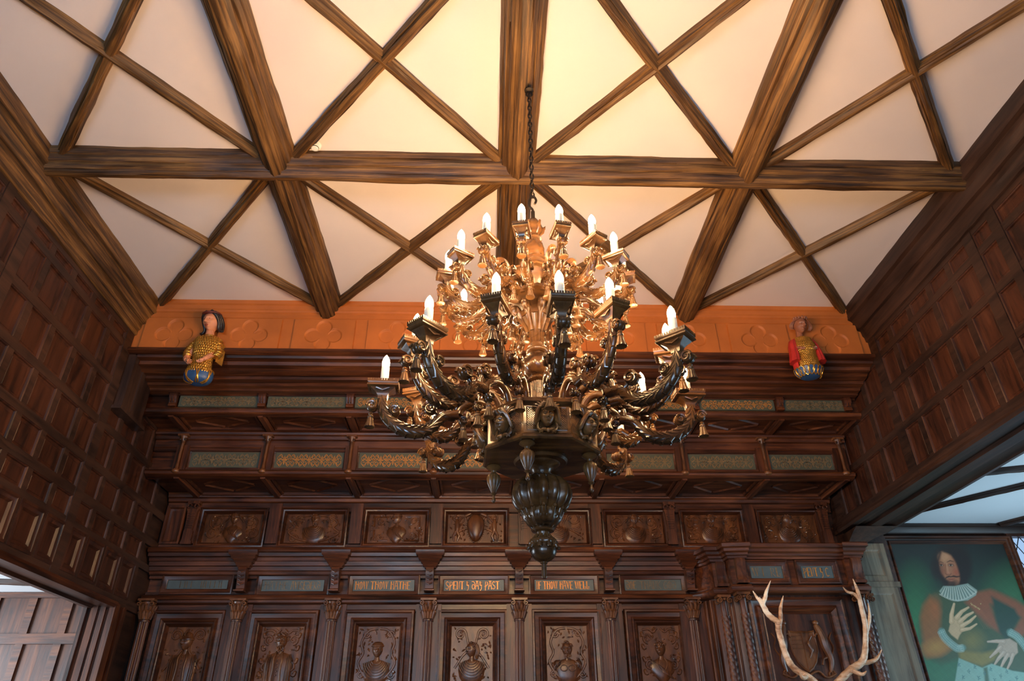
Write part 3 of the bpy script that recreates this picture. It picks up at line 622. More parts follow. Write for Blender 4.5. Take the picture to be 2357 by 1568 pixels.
# ---------------------------------------------------------------- inscriptions
GL={'A':[[(0,0),(.35,1),(.65,1),(1,0)],[(.15,.42),(.85,.42)],[(.2,1.05),(.8,1.05)]],'B':[[(0,0),(0,1),(.7,.95),(.75,.6),(.1,.52),(.85,.45),(.85,.08),(0,0)]],
'C':[[(.95,.85),(.6,1),(.15,.8),(.05,.4),(.3,.02),(.95,.1)]],'D':[[(.1,1),(.6,1),(.95,.6),(.8,.1),(.4,0),(.1,.25),(.3,.6),(.85,.5)]],'E':[[(.95,1),(.1,1),(.1,0),(.95,0)],[(.1,.52),(.75,.52)],[(.3,0),(.3,1)]],
'F':[[(.95,1),(.15,1),(.15,0)],[(.15,.52),(.75,.52)],[(.32,0),(.32,1)]],'G':[[(.9,.9),(.5,1),(.05,.6),(.2,.05),(.85,.05),(.9,.45),(.5,.45)]],'H':[[(.1,0),(.1,1)],[(.28,0),(.28,1)],[(.9,0),(.9,1)],[(.1,.55),(.5,.7),(.9,.55)]],
'I':[[(.4,0),(.4,1)],[(.6,0),(.6,1)]],'K':[[(.1,0),(.1,1)],[(.9,1),(.15,.5),(.9,0)]],'L':[[(.15,1),(.15,0),(.9,0),(.9,.3)],[(.35,0),(.35,1)]],'N':[[(.1,0),(.1,1)],[(.28,0),(.28,1),(.85,0),(.9,1)]],
'O':[[(.5,1),(.08,.75),(.08,.25),(.5,0),(.92,.25),(.92,.75),(.5,1)],[(.5,.12),(.5,.88)]],'P':[[(.2,-.15),(.2,1),(.85,.9),(.85,.55),(.2,.45)],[(0,.35),(.4,.35)]],'R':[[(.15,0),(.15,1),(.8,.92),(.75,.55),(.2,.5),(.95,0)]],
'S':[[(.9,.85),(.5,1),(.1,.8),(.3,.55),(.8,.4),(.85,.15),(.45,0),(.05,.15)]],'T':[[(0,1),(1,1)],[(.42,0),(.42,1)],[(.6,0),(.6,1)]],'U':[[(.1,1),(.1,.15),(.5,0),(.9,.15),(.9,1)]],'V':[[(.05,1),(.5,0),(.95,1)],[(.22,1),(.6,.1)]],
'W':[[(0,1),(.25,0),(.5,1),(.75,0),(1,1)],[(.15,1),(.35,.1)],[(.62,1),(.8,.1)]],'Y':[[(.2,1),(.2,.5),(.5,.45),(.75,.6),(.8,1),(.75,.05),(.4,-.18)],[(.35,1),(.38,.5)]],'.':[[(.4,.05),(.5,.05)]],' ':[],':':[[(.4,.1),(.5,.1)],[(.4,.6),(.5,.6)]]}
def lettering(txt,x0,x1,zb,h,y,wd=.0055):
    g=G(); ws=[.45 if c in ' .I:' else (1.35 if c=='W' else 1) for c in txt]; un=(x1-x0)/(sum(ws)+.18*len(ws)); x=x0
    for c,w_ in zip(txt,ws):
        for st_ in GL[c]:
            P=[(x+a*un*w_,zb+b*h) for a,b in st_]; 
            if len(P)>3 and c in 'SCOGDU': P=smooth_path(P,4)
            ribbon(g,P,wd*(1.0 if c!='.' else 1.6),y)
            for e in (P[0],P[-1]): 
                if c not in 'OSCG.:': ribbon(g,[(e[0]-wd*.9,e[1]),(e[0]+wd*.9,e[1])],wd*.6,y-.0002)
        x+=un*(w_+.18)
    return g
def inscription(xa,xb,z0,z1,y,parts,label,group='painted inscription boards'):
    t=thing('inscription_board',label,'inscription',((xa+xb)/2,y,z0),group=group)
    g=G(); g.box(xa,xb,y,y+.015,z0,z1); O('board',g,'blue',t)
    h=(z1-z0)*.66
    for tx,f0,f1,mt in parts:
        O('lettering',lettering(tx,xa+(xb-xa)*f0,xa+(xb-xa)*f1,z0+(z1-z0)*.17,h,y-.0015),mt,t)
    g=G(); g.frame(xa-.055,xb+.055,z0-.05,z1+.05,[(0,y+.015),(0,y-.020),(.012,y-.023),(.018,y-.014),(.046,y-.006),(.052,y-.001)]); O('frame',g,'oakX',t); return t
Z0,Z1=3.005,3.112; yb=7.05
inscription(-3.235,-2.665,Z0+.022,Z1,yb,[('I II I',.20,.42,'faint2'),('III I I II',.55,.92,'faint2')],'blue board with nearly vanished lettering, leftmost of the painted inscriptions')
inscription(-2.335,-1.745,Z0,Z1,yb,[('HATHE ',.04,.47,'faint2'),('AVISEDERD.',.47,.98,'faint')],'blue board with half-worn lettering between the blank board and HOW THOW HATHE')
inscription(-1.462,-.875,Z0,Z1,yb,[('HOW.THOW.HATHE.',.03,.98,'gold')],'blue board with gold letters reading HOW THOW HATHE')
inscription(-.588,-.005,Z0,Z1,yb,[('SPENT.Y DAY PAST.',.03,.96,'gold')],'blue board with gold letters ending in DAY PAST')
inscription(.295,.872,Z0,Z1,yb,[('IF THOW HAVE WELL.',.03,.96,'gold')],'blue board with gold letters reading IF THOW HAVE WELL, right of the finial rod')
inscription(1.178,1.735,Z0,Z1,yb,[('DOE ',.03,.24,'faint'),('THANK GOD',.27,.92,'faint2')],'blue board with faded brown letters, last before the projecting porch')
# ---------------------------------------------------------------- columns, consoles and lower bust panels
PX=[-3.37,-2.500,-1.620,-.720,.140,1.005,1.80]
def column_g():
    g=G(); 
    g.lathe([(.062,0),(.062,.03),(.05,.04),(.056,.06),(.05,.08),(.043,.09)],24)
    R=[]
    for z in np.linspace(.09,1.70,6): R.append([((.043)*(1-.12*abs(math.sin(8*t)))*math.cos(t),.043*(1-.12*abs(math.sin(8*t)))*math.sin(t),z) for t in np.linspace(0,2*PI,64,endpoint=False)])
    g.rings(R); g.lathe([(.05,1.70),(.05,1.715),(.044,1.72)],24)
    return g
def capital_g():
    g=G(); g.lathe([(.042,0),(.048,.05),(.058,.10),(.072,.15),(.06,.155)],16)
    for k in range(9):
        a=-PI/2+(k-4)*.52
        for h0,h1,rr in ((.0,.07,.052),(.05,.125,.062)):
            aa=a+(.26 if h0 else 0); c,s=math.cos(aa),math.sin(aa)
            g.tube([(.044*c,.044*s,h0),(rr*c,rr*s,h0+.04),((rr+.016)*c,(rr+.016)*s,h1),((rr+.022)*c,(rr+.022)*s,h1-.016)],[.008,.016,.012,.006],6)
    for s in (-1,1):
        sp=spiral((s*.062,.135),.022,1.3,PI/2,s,.25,16); g.tube([(a,-.06,b) for a,b in sp],.0075,6,flat=1.5)
    g.box(-.075,.075,-.075,.04,.158,.178)
    return g
def console_g():
    g=G()
    R=[[(-hw,.03,z),(-hw,-d,z),(hw,-d,z),(hw,.03,z)] for hw,d,z in ((.052,.075,.215),(.058,.082,.232),(.070,.088,.236),(.074,.100,.258),(.088,.106,.263),(.092,.122,.286),(.112,.130,.292),(.116,.146,.318),(.134,.152,.324),(.138,.166,.350),(.136,.168,.365))]; g.rings(R)
    P=[(-.088,.218),(-.098,.19),(-.096,.16),(-.08,.12),(-.06,.07),(-.052,.03),(-.066,.01),(-.066,0),(0,0),(0,.218)]
    g.prism(P,'x',-.038,.038)
    for k in range(4): g.tube([(-.026,-.1+.009*k,.18-.035*k),(0,-.108+.009*k,.168-.035*k),(.026,-.1+.009*k,.18-.035*k)],.006,5)
    g.box(-.048,.048,-.1,.01,.0,.012)
    return g
cm=mesh_of('column_shaft',column_g(),['oakZ']); km=mesh_of('capital',capital_g(),['carv']); nm=mesh_of('console',console_g(),['oakX'])
for k,x in enumerate(PX):
    xx=-3.345 if k==0 else x
    wh=['in the left corner','right of the leftmost bust','left of the robed bust','left of the finial','behind the finial rod','right of the finial','against the porch'][k]
    t=thing('fluted_column','fluted oak column with leafy capital %s, %s from left'%(wh,ORD[k]),'column',(xx,7.0,1.02),group='fluted columns of the lower wall')
    for nme,me,z in (('shaft',cm,0),('capital',km,1.722)):
        o=bpy.data.objects.new(nme,me); COL.objects.link(o); o.parent=t; o.location=(0,0,z)
    g=G(); g.box(xx-.08,xx+.08,6.93,7.05,0,1.02); O('pedestal',g,'oakZ',t)
    if k: g=G(); g.box(xx-.12,xx+.12,7.02,7.125,1.1,2.88); O('backing_board',g,'oakZ',t)
    if k==0: continue
    o=bpy.data.objects.new('console',nm); COL.objects.link(o); o.location=(xx,6.985,2.978)
    tag(o,'stepped oak console bracket above a column, %s from left under the long cornice'%ORD[k-1],'console bracket','console brackets under the long cornice')
LX=[-2.955,-2.085,-1.185,-.305,.590,1.475]
low=[('helmet',-.5,2,2,True,'carved panel of a figure in a tall mask-like hat, lower row, far left'),('beard',.1,2,3,True,'carved panel of a bearded man in an open coat, lower row, second from left'),
('cap',.1,0,1,False,'carved panel of a small draped bust inside a scrolled frame, lower row, third from left'),('long',-.8,0,2,False,'carved panel of a heavily draped bust looking left, lower row, left of the finial'),
('beard',0,3,1,False,'carved panel of a bearded man in armour among scrolls, lower row, right of finial'),('laurel',-.3,1,3,False,'carved panel of a laurelled bearded man in a cloak, lower row, beside the porch')]
st2=[(-.085,7.05),(-.085,7.035),(-.075,7.02),(-.06,7.018),(-.05,7.035),(-.015,7.045),(-.01,7.03),(.0,7.022),(.01,7.03),(.02,7.06),(.03,7.065),(.036,7.055),(.055,7.105)]
for k,(kind,face,dr,sty,tl,lb) in enumerate(low):
    relief('bust_panel',LX[k],2.20,2.70,.195,7.112,7.04,kind,face,dr,sty,lb,'bust panels of the lower row',80+k,hs=.148 if tl else .136,wide=.44,steps=st2,tall=tl)
# ---------------------------------------------------------------- chandelier
CXY=(.062,2.90)
ch=thing('chandelier','huge carved walnut chandelier with two tiers of scrolled arms and electric candles','chandelier',(CXY[0],CXY[1],2.20))
def cpt(p): return ((1355-p[0])*.578e-3, 3.075-(p[1]-800)*.657e-3)
def arm_mesh(r0,k,shear,zs,zp,sc):
    def mp(p):
        r,z=cpt(p); return (r0+(r-.237)*k, 0, zp+(z-3.075)*zs+shear*((r-.237)/.454-1))
    g=G(); fl=1.35
    J=[(160,900),(163,950),(195,1035),(265,1102),(355,1140),(440,1143),(510,1115),(560,1065),(610,1022),(705,1010)]
    jr=[.022,.024,.027,.030,.032,.031,.028,.025,.024,.024]
    P=smooth_path([mp(p) for p in J],5); rr=smooth_vals(jr,5)/fl*sc
    
    g.tube(P,rr,10,flat=fl,up=(0,1,0))
    A=[(705,1010),(725,965),(790,920),(860,910),(922,948),(950,1012)]
    Pa=smooth_path([mp(p) for p in A],5); g.tube(Pa,smooth_vals([.021,.019,.019,.020,.019,.021],5)/fl*sc,10,flat=fl,up=(0,1,0))
    # leaf carving on both flanks and the crest of the hook
    for i in range(4,len(P)-9,3):
        T=P[i+1]-P[i-1]; T/=np.linalg.norm(T); Nn=np.array((T[2],0,-T[0])); h=rr[i]*fl
        for s in (-1,1):
            for q in (-1,1):
                g.tube([P[i]+np.array((0,s*rr[i]*.90,0))-T*.034*sc,P[i]-T*.006*sc+Nn*q*h*.34+np.array((0,s*rr[i]*.88,0)),P[i]+T*.016*sc+Nn*q*h*.74+np.array((0,s*rr[i]*.66,0)),P[i]+T*.010*sc+Nn*q*h*1.03+np.array((0,s*rr[i]*.3,0))],[.002*sc,.0048*sc,.0062*sc,.003*sc],6)
    for i in range(4,len(Pa)-3,2):
        T=Pa[i+1]-Pa[i-1]; T/=np.linalg.norm(T); Nn=np.array((-T[2],0,T[0]))
        if Nn[2]<0: Nn=-Nn
        g.tube([Pa[i]+Nn*.014*sc,Pa[i]+Nn*.024*sc+T*.004,Pa[i]+Nn*.018*sc-T*.016*sc],[.009*sc,.010*sc,.003*sc],6)
    # volutes: rolled scrolls with a visible spiral edge
    for c,rad,w_ in (((255,1003),.026,.021),((503,972),.032,.021),((683,890),.031,.022),((742,1062),.021,.018),((92,970),.026,.021)):
        x,_,z=mp(c); rad*=sc; w_*=sc
        g.rings([[(x+rad*.80*math.cos(a),y,z+rad*.80*math.sin(a)) for a in np.linspace(0,2*PI,16,endpoint=False)] for y in (-w_*.9,w_*.9)])
        for s in (-1,1):
            sp=spiral((x,z),rad*.92,1.7,0,1,.12,22); g.tube([(a,s*w_,b) for a,b in sp],np.linspace(rad*.24,rad*.12,22),5)
        g.ball((x,0,z),(rad*.98,w_*1.05,rad*.98),12,8)
    def link(a,b,c,r_): 
        Q=smooth_path([mp(a),mp(b),mp(c)],5); g.tube(Q,np.linspace(r_,r_*.7,len(Q))*sc,8,up=(0,1,0))
    link((215,1010),(232,990),(268,985),.011); link((590,1035),(556,1015),(528,955),.013); link((660,985),(664,935),(690,875),.013); link((715,1035),(722,1055),(745,1075),.010); link((150,985),(125,960),(90,952),.011)
    # flared neck and square cup plate
    x,_,z=mp((160,905)); R=[]
    for hx,hy,dz in ((.020,.016,-.006),(.022,.017,.01),(.032,.022,.026),(.050,.032,.038),(.055,.036,.044)):
        R.append([(x+a*hx*sc,b*hy*sc,z+dz*sc) for a,b in ((-1,-1),(1,-1),(1,1),(-1,1))])
    g.rings(R); zt=z+.044*sc
    for s in (-1,1): g.tube([(x-.03*sc,s*.036*sc,zt-.004*sc),(x,s*.036*sc,zt-.016*sc),(x+.03*sc,s*.036*sc,zt-.004*sc)],.004*sc,5)
    R=[[(x+a*hx*sc,b*hy*sc,zt+dz*sc) for a,b in ((-1,-1),(1,-1),(1,1),(-1,1))] for hx,hy,dz in ((.060,.038,0),(.070,.046,.006),(.070,.046,.012),(.064,.042,.016),(.070,.046,.022),(.070,.046,.028))]
    g.rings(R); zt+=.028*sc
    for k_ in range(13):
        u=-.066+.011*k_
        for s in (-1,1): g.box(x+(u-.0042)*sc,x+(u+.0042)*sc,(s*.044-.002)*sc,(s*.044+.002)*sc,zt,zt+.010*sc)
    for k_ in range(9):
        u=-.041+.0103*k_
        for s in (-1,1): g.box(x+(s*.068-.002)*sc,x+(s*.068+.002)*sc,(u-.0038)*sc,(u+.0038)*sc,zt,zt+.010*sc)
    cu=mp((88,1003)); iv=mp((742,1085))
    return mesh_of('arm',g,['chand'],45),(x,0,zt),cu,iv
def tassel_mesh(sc):
    g=G(); g.tube([(.0,0,.012*sc),(.0,0,-.012*sc)],.0035*sc,6)
    pr=[(.003,-.006),(.008,-.008),(.010,-.014),(.007,-.018),(.012,-.022),(.013,-.028),(.010,-.032)]
    g.lathe([(r*sc,z*sc) for r,z in pr],16)
    R=[[(r*sc*(1+.07*math.cos(12*t))*math.cos(t),r*sc*(1+.07*math.cos(12*t))*math.sin(t),z*sc) for t in np.linspace(0,2*PI,48,endpoint=False)] for r,z in ((.009,-.031),(.013,-.036),(.0145,-.05),(.018,-.064),(.0225,-.074),(.0225,-.078),(.017,-.076))]
    g.rings(R); return mesh_of('tassel',g,['chand'],50)
def candle_meshes(sc):
    g=G(); g.lathe([(.0185*sc,0),(.0185*sc,.088),(.0165*sc,.091),(.010*sc,.092)],20); a=mesh_of('candle',g,['candle'])
    g=G(); g.lathe([(.0145,0),(.0158,.006),(.0175,.017),(.0175,.027),(.0150,.040),(.0098,.052),(.0045,.061),(.0008,.066)],18); b=mesh_of('bulb',g,['bulb'],80); return a,b
tm=tassel_mesh(1.0); tms=tassel_mesh(.92); cm1,bm1=candle_meshes(1.0)
def sub(name,me,parent,loc,rot=None):
    o=bpy.data.objects.new(name,me); COL.objects.link(o); o.parent=parent; o.location=loc
    if rot: o.rotation_euler=rot
    return o
zb=2.20
def ring_arms(arm,phis):
    me,cup,cu,iv=arm
    for ph in phis:
        a=sub('arm',me,ch,(0,0,-zb),(0,0,math.radians(ph-90)))
        t_=tms if arm is AU else tm
        c=sub('candle',cm1,a,cup); b=sub('bulb',bm1,a,(cup[0],0,cup[2]+.090))
        sub('tassel',t_,a,(cu[0],0,cu[2])); sub('tassel',t_,a,(iv[0],0,iv[2]+.004))
AL=arm_mesh(.215,1.10,0,1,3.050,1.0); AS=arm_mesh(.20,.915,.10,1,3.140,.95); AU=arm_mesh(.125,.715,0,.74,3.640,.80)
ring_arms(AL,[3+45*k for k in range(8)]); ring_arms(AS,[25.5+45*k for k in range(8)]); ring_arms(AU,[11.25+22.5*k for k in range(16)])
c0=(CXY[0],CXY[1],0)
def octo(g,levels,ph0=25.5,n=8):
    g.rings([[(c0[0]+r*math.sin(math.radians(ph0+360/n*i)),c0[1]-r*math.cos(math.radians(ph0+360/n*i)),z) for i in range(n)] for r,z in levels])
g=G(); octo(g,[(.10,2.700),(.262,2.702),(.270,2.708),(.270,2.718),(.262,2.726),(.258,2.732),(.256,2.852),(.262,2.858),(.275,2.868),(.277,2.882),(.268,2.888),(.10,2.892)])
for k in range(8):   # framed diapered fields
    ph=math.radians(3+45*k); ap=.256*math.cos(PI/8); n_=np.array((math.sin(ph),-math.cos(ph),0)); t_=np.array((math.cos(ph),math.sin(ph),0)); q=np.array(c0)
    def pt(u,z,d=0): return q+n_*(ap+d)+t_*u+np.array((0,0,z))
    for u in (-.084,.084): g.tube([pt(u,2.742),pt(u,2.846)],.003,5)
    for z in (2.742,2.846): g.tube([pt(-.084,z),pt(.084,z)],.003,5)
    for j in range(-9,19):
        for s in (-1,1):
            u0=-.08+j*.0095; pts=[]
            z0_,z1_=2.745,2.843; L=z1_-z0_
            a0,a1=(u0,u0+L*.9); 
            lo,hi=max(a0,-.081),min(a1,.081)
            if hi-lo<.008: continue
            za,zz=z0_+(lo-a0)/.9,z0_+(hi-a0)/.9
            g.tube([pt(s*lo,za,.0005),pt(s*hi,zz,.0005)],.0016,4,cap=False)
O('octagonal_body',g,'chand',ch)
def mask_mesh():
    r=random.Random(3); g=G(); m=TRS((0,-.018,0),.088,rx=.12); g.join(head_g(36,30),m); g.join(face_bits(),m)
    for s in (-1,1):
        for q in range(4): g.tube(smooth_path([(s*.004,-.055+.004*q,.044-.003*q),(s*(.022+.005*q),-.05,.046-.006*q),(s*(.037+.004*q),-.03,.018-.010*q),(s*(.036+.005*q),-.012,-.02-.006*q)],4),[.004]+[.0075]*11+[.003],7)
        g.tube(smooth_path([(s*.038,-.01,-.01),(s*.04,-.012,-.05),(s*.02,-.02,-.068)],4),.006,6)
        g.tube(smooth_path([(s*.002,-.02,-.062),(s*.02,-.022,-.058),(s*.034,-.012,-.07)],4),[.004,.006,.007,.007,.007,.006,.005,.004,.003],6)
    for a in np.linspace(-1.25,1.25,11):
        g.tube([(.0,-.012,.03),(.062*math.sin(a)*.8,-.016,.03+.045*math.cos(a)),(.062*math.sin(a),-.006,.03+.058*math.cos(a))],[.003,.0055,.006],6)
    g.ball((0,-.03,-.066),(.008,.008,.010),8,6); return mesh_of('mask',g,['chand'],50)
mk=mask_mesh()
for k in range(8):
    ph=math.radians(3+45*k); ap=.256*math.cos(PI/8)
    sub('mask',mk,ch,(ap*math.sin(ph),-ap*math.cos(ph),2.795-zb),(0,0,ph))
g=G(); g.lathe([(.012,.0),(.030,-.002),(.034,-.010),(.022,-.018),(.012,-.024),(.011,-.032),(.017,-.038)],20)
g.rings([[(r*(1+.06*math.cos(14*t))*math.cos(t),r*(1+.06*math.cos(14*t))*math.sin(t),z) for t in np.linspace(0,2*PI,56,endpoint=False)] for r,z in ((.015,-.037),(.026,-.046),(.030,-.060),(.026,-.082),(.017,-.104),(.010,-.122),(.007,-.126))])
g.lathe([(.010,-.124),(.014,-.128),(.010,-.133),(.005,-.136),(.005,-.146),(.009,-.153),(.009,-.162),(.004,-.170),(.001,-.172)],14)
pm=mesh_of('pendant_finial',g,['chand'],50)
for ph in (-19,71,161,251): sub('pendant_finial',pm,ch,(.218*math.sin(math.radians(ph)),-.218*math.cos(math.radians(ph)),2.702-zb))
# central stem
g=G(); L=lambda *a,**k: g.lathe(*a,c=c0,**k)
L([(.04,2.70),(.115,2.702),(.120,2.694),(.112,2.684),(.085,2.682),(.078,2.674),(.060,2.668),(.046,2.655),(.040,2.636),(.040,2.622),(.050,2.612)],n=40); O('bottom_neck',g,'chand',ch)
g=G(); g.rings([[(c0[0]+r*(1-.16*(1-abs(math.sin(7*t)))**1.0)*math.cos(t),c0[1]+r*(1-.16*(1-abs(math.sin(7*t))))*math.sin(t),z) for t in np.linspace(0,2*PI,140,endpoint=False)] for r,z in ((.040,2.624),(.078,2.618),(.108,2.600),(.126,2.575),(.133,2.545),(.130,2.520),(.118,2.496),(.098,2.476),(.07,2.462))]); O('gadrooned_bulb',g,'chand',ch,ang=60)
def leafcup(zt,zbm,r0,r1,rb,n,name):
    g=G(); c=c0; R=[]
    for f in np.linspace(0,1,9):
        rr=r1*(1-f)**.8*(.9)+rb*f+ .012*math.sin(PI*f); z=zt+(zbm-zt)*f
        R.append([(c[0]+rr*(1+.05*math.cos(n*t))*math.cos(t),c[1]+rr*(1+.05*math.cos(n*t))*math.sin(t),z) for t in np.linspace(0,2*PI,n*8,endpoint=False)])
    g.rings(R)
    for k in range(n):
        a=2*PI*k/n; ca,sa=math.cos(a),math.sin(a)
        def P(r,z,da=0): return (c[0]+r*math.cos(a+da),c[1]+r*math.sin(a+da),z)
        g.tube([P(rb+.004,zbm),P((rb+r1)*.55,(zbm+zt)/2-.004),P(r1*.95,zt-.008),P(r1*1.10,zt-.004),P(r1*1.13,zt-.014)],[.004,.009,.012,.010,.006],7)
        for s in (-1,1): g.tube([P(rb*1.05,zbm+.006,s*.10),P((rb+r1)*.58,(zbm+zt)/2,s*.17),P((rb+r1)*.56,(zbm+zt)/2+.010,s*.08)],.0042,5)
    O(name,g,'chand',ch,ang=60)
leafcup(2.482,2.398,0,.088,.040,12,'leaf_cup')
g=G(); L([(.030,2.402),(.046,2.400),(.050,2.393),(.046,2.387),(.028,2.382),(.026,2.366),(.036,2.356)],n=32); O('collar',g,'chand',ch)
leafcup(2.325,2.364,0,.058,.030,10,'lower_leaf_cup')
g=G(); L([(.05,2.330),(.054,2.314),(.054,2.300),(.047,2.282),(.034,2.270),(.018,2.262),(.012,2.26)],n=32); O('ball_finial',g,'chand',ch)
g=G(); L([(.015,2.264),(.015,2.256),(.0105,2.254),(.0105,2.205),(.012,2.204),(.010,2.198)],n=16); O('end_rod',g,'chand',ch)
g=G(); R=[]
for r,z in ((.046,2.885),(.046,2.90),(.038,2.93),(.036,3.04),(.040,3.09)): R.append([(c0[0]+r*(1-.08*abs(math.sin(10*t)))*math.cos(t),c0[1]+r*(1-.08*abs(math.sin(10*t)))*math.sin(t),z) for t in np.linspace(0,2*PI,80,endpoint=False)])
g.rings(R); L([(.040,3.085),(.052,3.095),(.046,3.11),(.036,3.12)],n=32)
R=[]
for r,z in ((.036,3.118),(.060,3.140),(.073,3.170),(.070,3.205),(.054,3.232),(.040,3.242)): R.append([(c0[0]+r*(1+.05*math.cos(8*t+z*60))*math.cos(t),c0[1]+r*(1+.05*math.cos(8*t+z*60))*math.sin(t),z) for t in np.linspace(0,2*PI,80,endpoint=False)])
g.rings(R); L([(.040,3.240),(.054,3.248),(.057,3.262),(.050,3.275),(.036,3.284),(.034,3.30)],n=32)
R=[]
for r,z in ((.033,3.298),(.036,3.34),(.046,3.38),(.066,3.42),(.078,3.445)): R.append([(c0[0]+r*(1-.09*abs(math.sin(8*t)))*math.cos(t),c0[1]+r*(1-.09*abs(math.sin(8*t)))*math.sin(t),z) for t in np.linspace(0,2*PI,80,endpoint=False)])
g.rings(R)
for k in range(8):
    a=2*PI*k/8+.2
    def P(r,z): return (c0[0]+r*math.cos(a),c0[1]+r*math.sin(a),z)
    g.tube(smooth_path([P(.044,3.36),P(.070,3.43),P(.096,3.485),P(.110,3.490),P(.114,3.47),P(.100,3.458)],4),[.010]*6+[.018]*10+[.014]*5,8)
L([(.078,3.44),(.082,3.47),(.06,3.50),(.055,3.56)],n=32); O('stem',g,'chand',ch,ang=50)
g=G(); octo(g,[(.06,3.535),(.118,3.538),(.150,3.545),(.153,3.560),(.140,3.568),(.130,3.575),(.130,3.668),(.140,3.676),(.150,3.684),(.148,3.696),(.06,3.70)],0)
for k in range(8):   # double scroll brackets round the upper hub
    a=2*PI*(k+.5)/8-PI/2
    def P(r,z,da=0): return np.array((c0[0]+r*math.cos(a+da),c0[1]+r*math.sin(a+da),z))
    tv=np.array((-math.sin(a),math.cos(a),0))
    g.tube(smooth_path([P(.130,3.58),P(.165,3.575),P(.180,3.60),P(.165,3.625),P(.148,3.665),P(.150,3.72),P(.175,3.755),P(.205,3.755),P(.212,3.735),P(.195,3.725)],4),[.012]*37,8,flat=1.3)
    for (r,z) in ((.160,3.592),(.196,3.742)): 
        c_=P(r,z); g.rings([[c_+tv*s*.018+.016*(math.cos(b_)*(P(1,0)-P(0,0))+math.sin(b_)*np.array((0,0,1))) for b_ in np.linspace(0,2*PI,12,endpoint=False)] for s in (-1,1)])
O('upper_hub',g,'chand',ch,ang=50)
g=G(); L([(.06,3.69),(.112,3.70),(.110,3.716),(.090,3.724),(.092,3.74),(.086,3.752),(.080,3.77),(.066,3.785),(.070,3.80),(.062,3.815),(.044,3.825)],n=40)
R=[]
for r,z,tw in ((.044,3.82,0),(.052,3.845,.3),(.054,3.875,.8),(.050,3.905,1.2),(.038,3.935,1.6),(.033,3.945,1.7)): R.append([(c0[0]+r*(1+.07*math.cos(7*t+tw*4))*math.cos(t),c0[1]+r*(1+.07*math.cos(7*t+tw*4))*math.sin(t),z) for t in np.linspace(0,2*PI,84,endpoint=False)])
g.rings(R); L([(.034,3.94),(.044,3.95),(.042,3.96),(.033,3.966)],n=32)
R=[]
for r,z in ((.032,3.965),(.030,3.985),(.044,4.01),(.047,4.035),(.038,4.062),(.024,4.085),(.012,4.10),(.006,4.108)): R.append([(c0[0]+r*(1+.08*math.cos(6*t))*math.cos(t),c0[1]+r*(1+.08*math.cos(6*t))*math.sin(t),z) for t in np.linspace(0,2*PI,72,endpoint=False)])
g.rings(R)
for k in range(6):
    a=2*PI*k/6
    def P(r,z): return (c0[0]+r*math.cos(a),c0[1]+r*math.sin(a),z)
    g.tube([P(.032,3.98),P(.048,4.0),P(.054,4.03),P(.062,4.04),P(.060,4.025)],[.006,.009,.010,.008,.005],6)
O('crown_finial',g,'chand',ch,ang=50)
# hook and chain
t=thing('hanging_chain','long dark iron chain from the ceiling beam down to the chandelier','chain',(CXY[0],CXY[1],5.15))
g=G()
def ring_link(g,z,h,w_,rot,r=.0045):
    P=[(w_*math.cos(a)*(1 if abs(math.sin(a))<.9 else 1),0,h*math.sin(a)) for a in np.linspace(0,2*PI,17)]
    P=[(math.cos(rot)*p[0]+CXY[0],math.sin(rot)*p[0]+CXY[1],p[2]+z) for p in P]
    g.tube(P,r,6,cap=False)
n=24; z0_=4.255; z1_=5.11; hl=(z1_-z0_)/n
lm=[]
for k in range(n):
    gg=G(); z=z0_+hl*(k+.5); ring_link(gg,0,hl*.63,.011,PI/2*(k%2)+.3)
    gg.v=[v-np.array((CXY[0],CXY[1],0)) for v in gg.v]
    if k<2: lm.append(mesh_of('chain_link',gg,['iron']))
    sub('chain_link',lm[k%2],t,(0,0,z-5.15))
g=G(); x,y=CXY; g.tube(smooth_path([(x,y,5.165),(x,y,5.13),(x+.02,y,5.11),(x,y,5.09),(x-.018,y,5.105),(x-.012,y,5.125)],4),.006,7); g.ball((x,y,5.145),(.03,.03,.012),12,6)
g.tube(smooth_path([(x-.012,y+.01,5.15),(x-.02,y+.015,5.18),(x-.03,y,5.20)],4),.004,6); O('ceiling_hook',g,'iron',t)
g=G(); g.tube(smooth_path([(x,y,4.10),(x,y,4.16),(x-.018,y,4.19),(x-.016,y,4.235),(x+.004,y,4.262),(x+.020,y,4.235),(x+.012,y,4.205)],5),.007,8); g.tube([(x,y,4.08),(x,y,4.15)],.011,10); O('chandelier_hook',g,'iron',t)
# ---------------------------------------------------------------- projecting porch
pc=thing('carved_porch','dark oak porch projecting at the right with spiral columns and stepped cornice','porch',(2.75,6.85,0))
PL=[(1.80,7.04),(1.90,6.96),(1.97,6.86),(1.975,6.75),(2.10,6.745),(2.105,6.625),(2.26,6.62),(2.265,6.66),(3.20,6.665),(3.205,6.62),(3.35,6.615),(3.355,6.70),(3.41,6.705)]
def plan(g,prof,path=PL,close=7.04):
    P=np.array(path,float); T=np.gradient(P,axis=0); T/=np.linalg.norm(T,axis=1)[:,None]; Nn=np.stack([T[:,1],-T[:,0]],1)
    R=[]
    for d,z in prof:
        Q=P+Nn*d; Q[:,0]=np.minimum(Q[:,0],3.41); Q[:,1]=np.minimum(Q[:,1],7.04); R.append([(a,b,z) for a,b in Q]+[(3.41,7.04,z)])
    g.rings(R)
g=G(); plan(g,[(0,2.93),(0,3.20),(.03,3.205),(.035,3.225),(.055,3.23),(.06,3.25),(.09,3.262),(.095,3.285),(.125,3.295),(.13,3.325),(.12,3.335)]); O('entablature',g,'oakX',pc)
g=G(); plan(g,[(.01,2.90),(.03,2.905),(.045,2.92),(.05,2.945),(.035,2.95),(.03,2.965),(.01,2.975)]); O('shelf_molding',g,'oakX',pc)
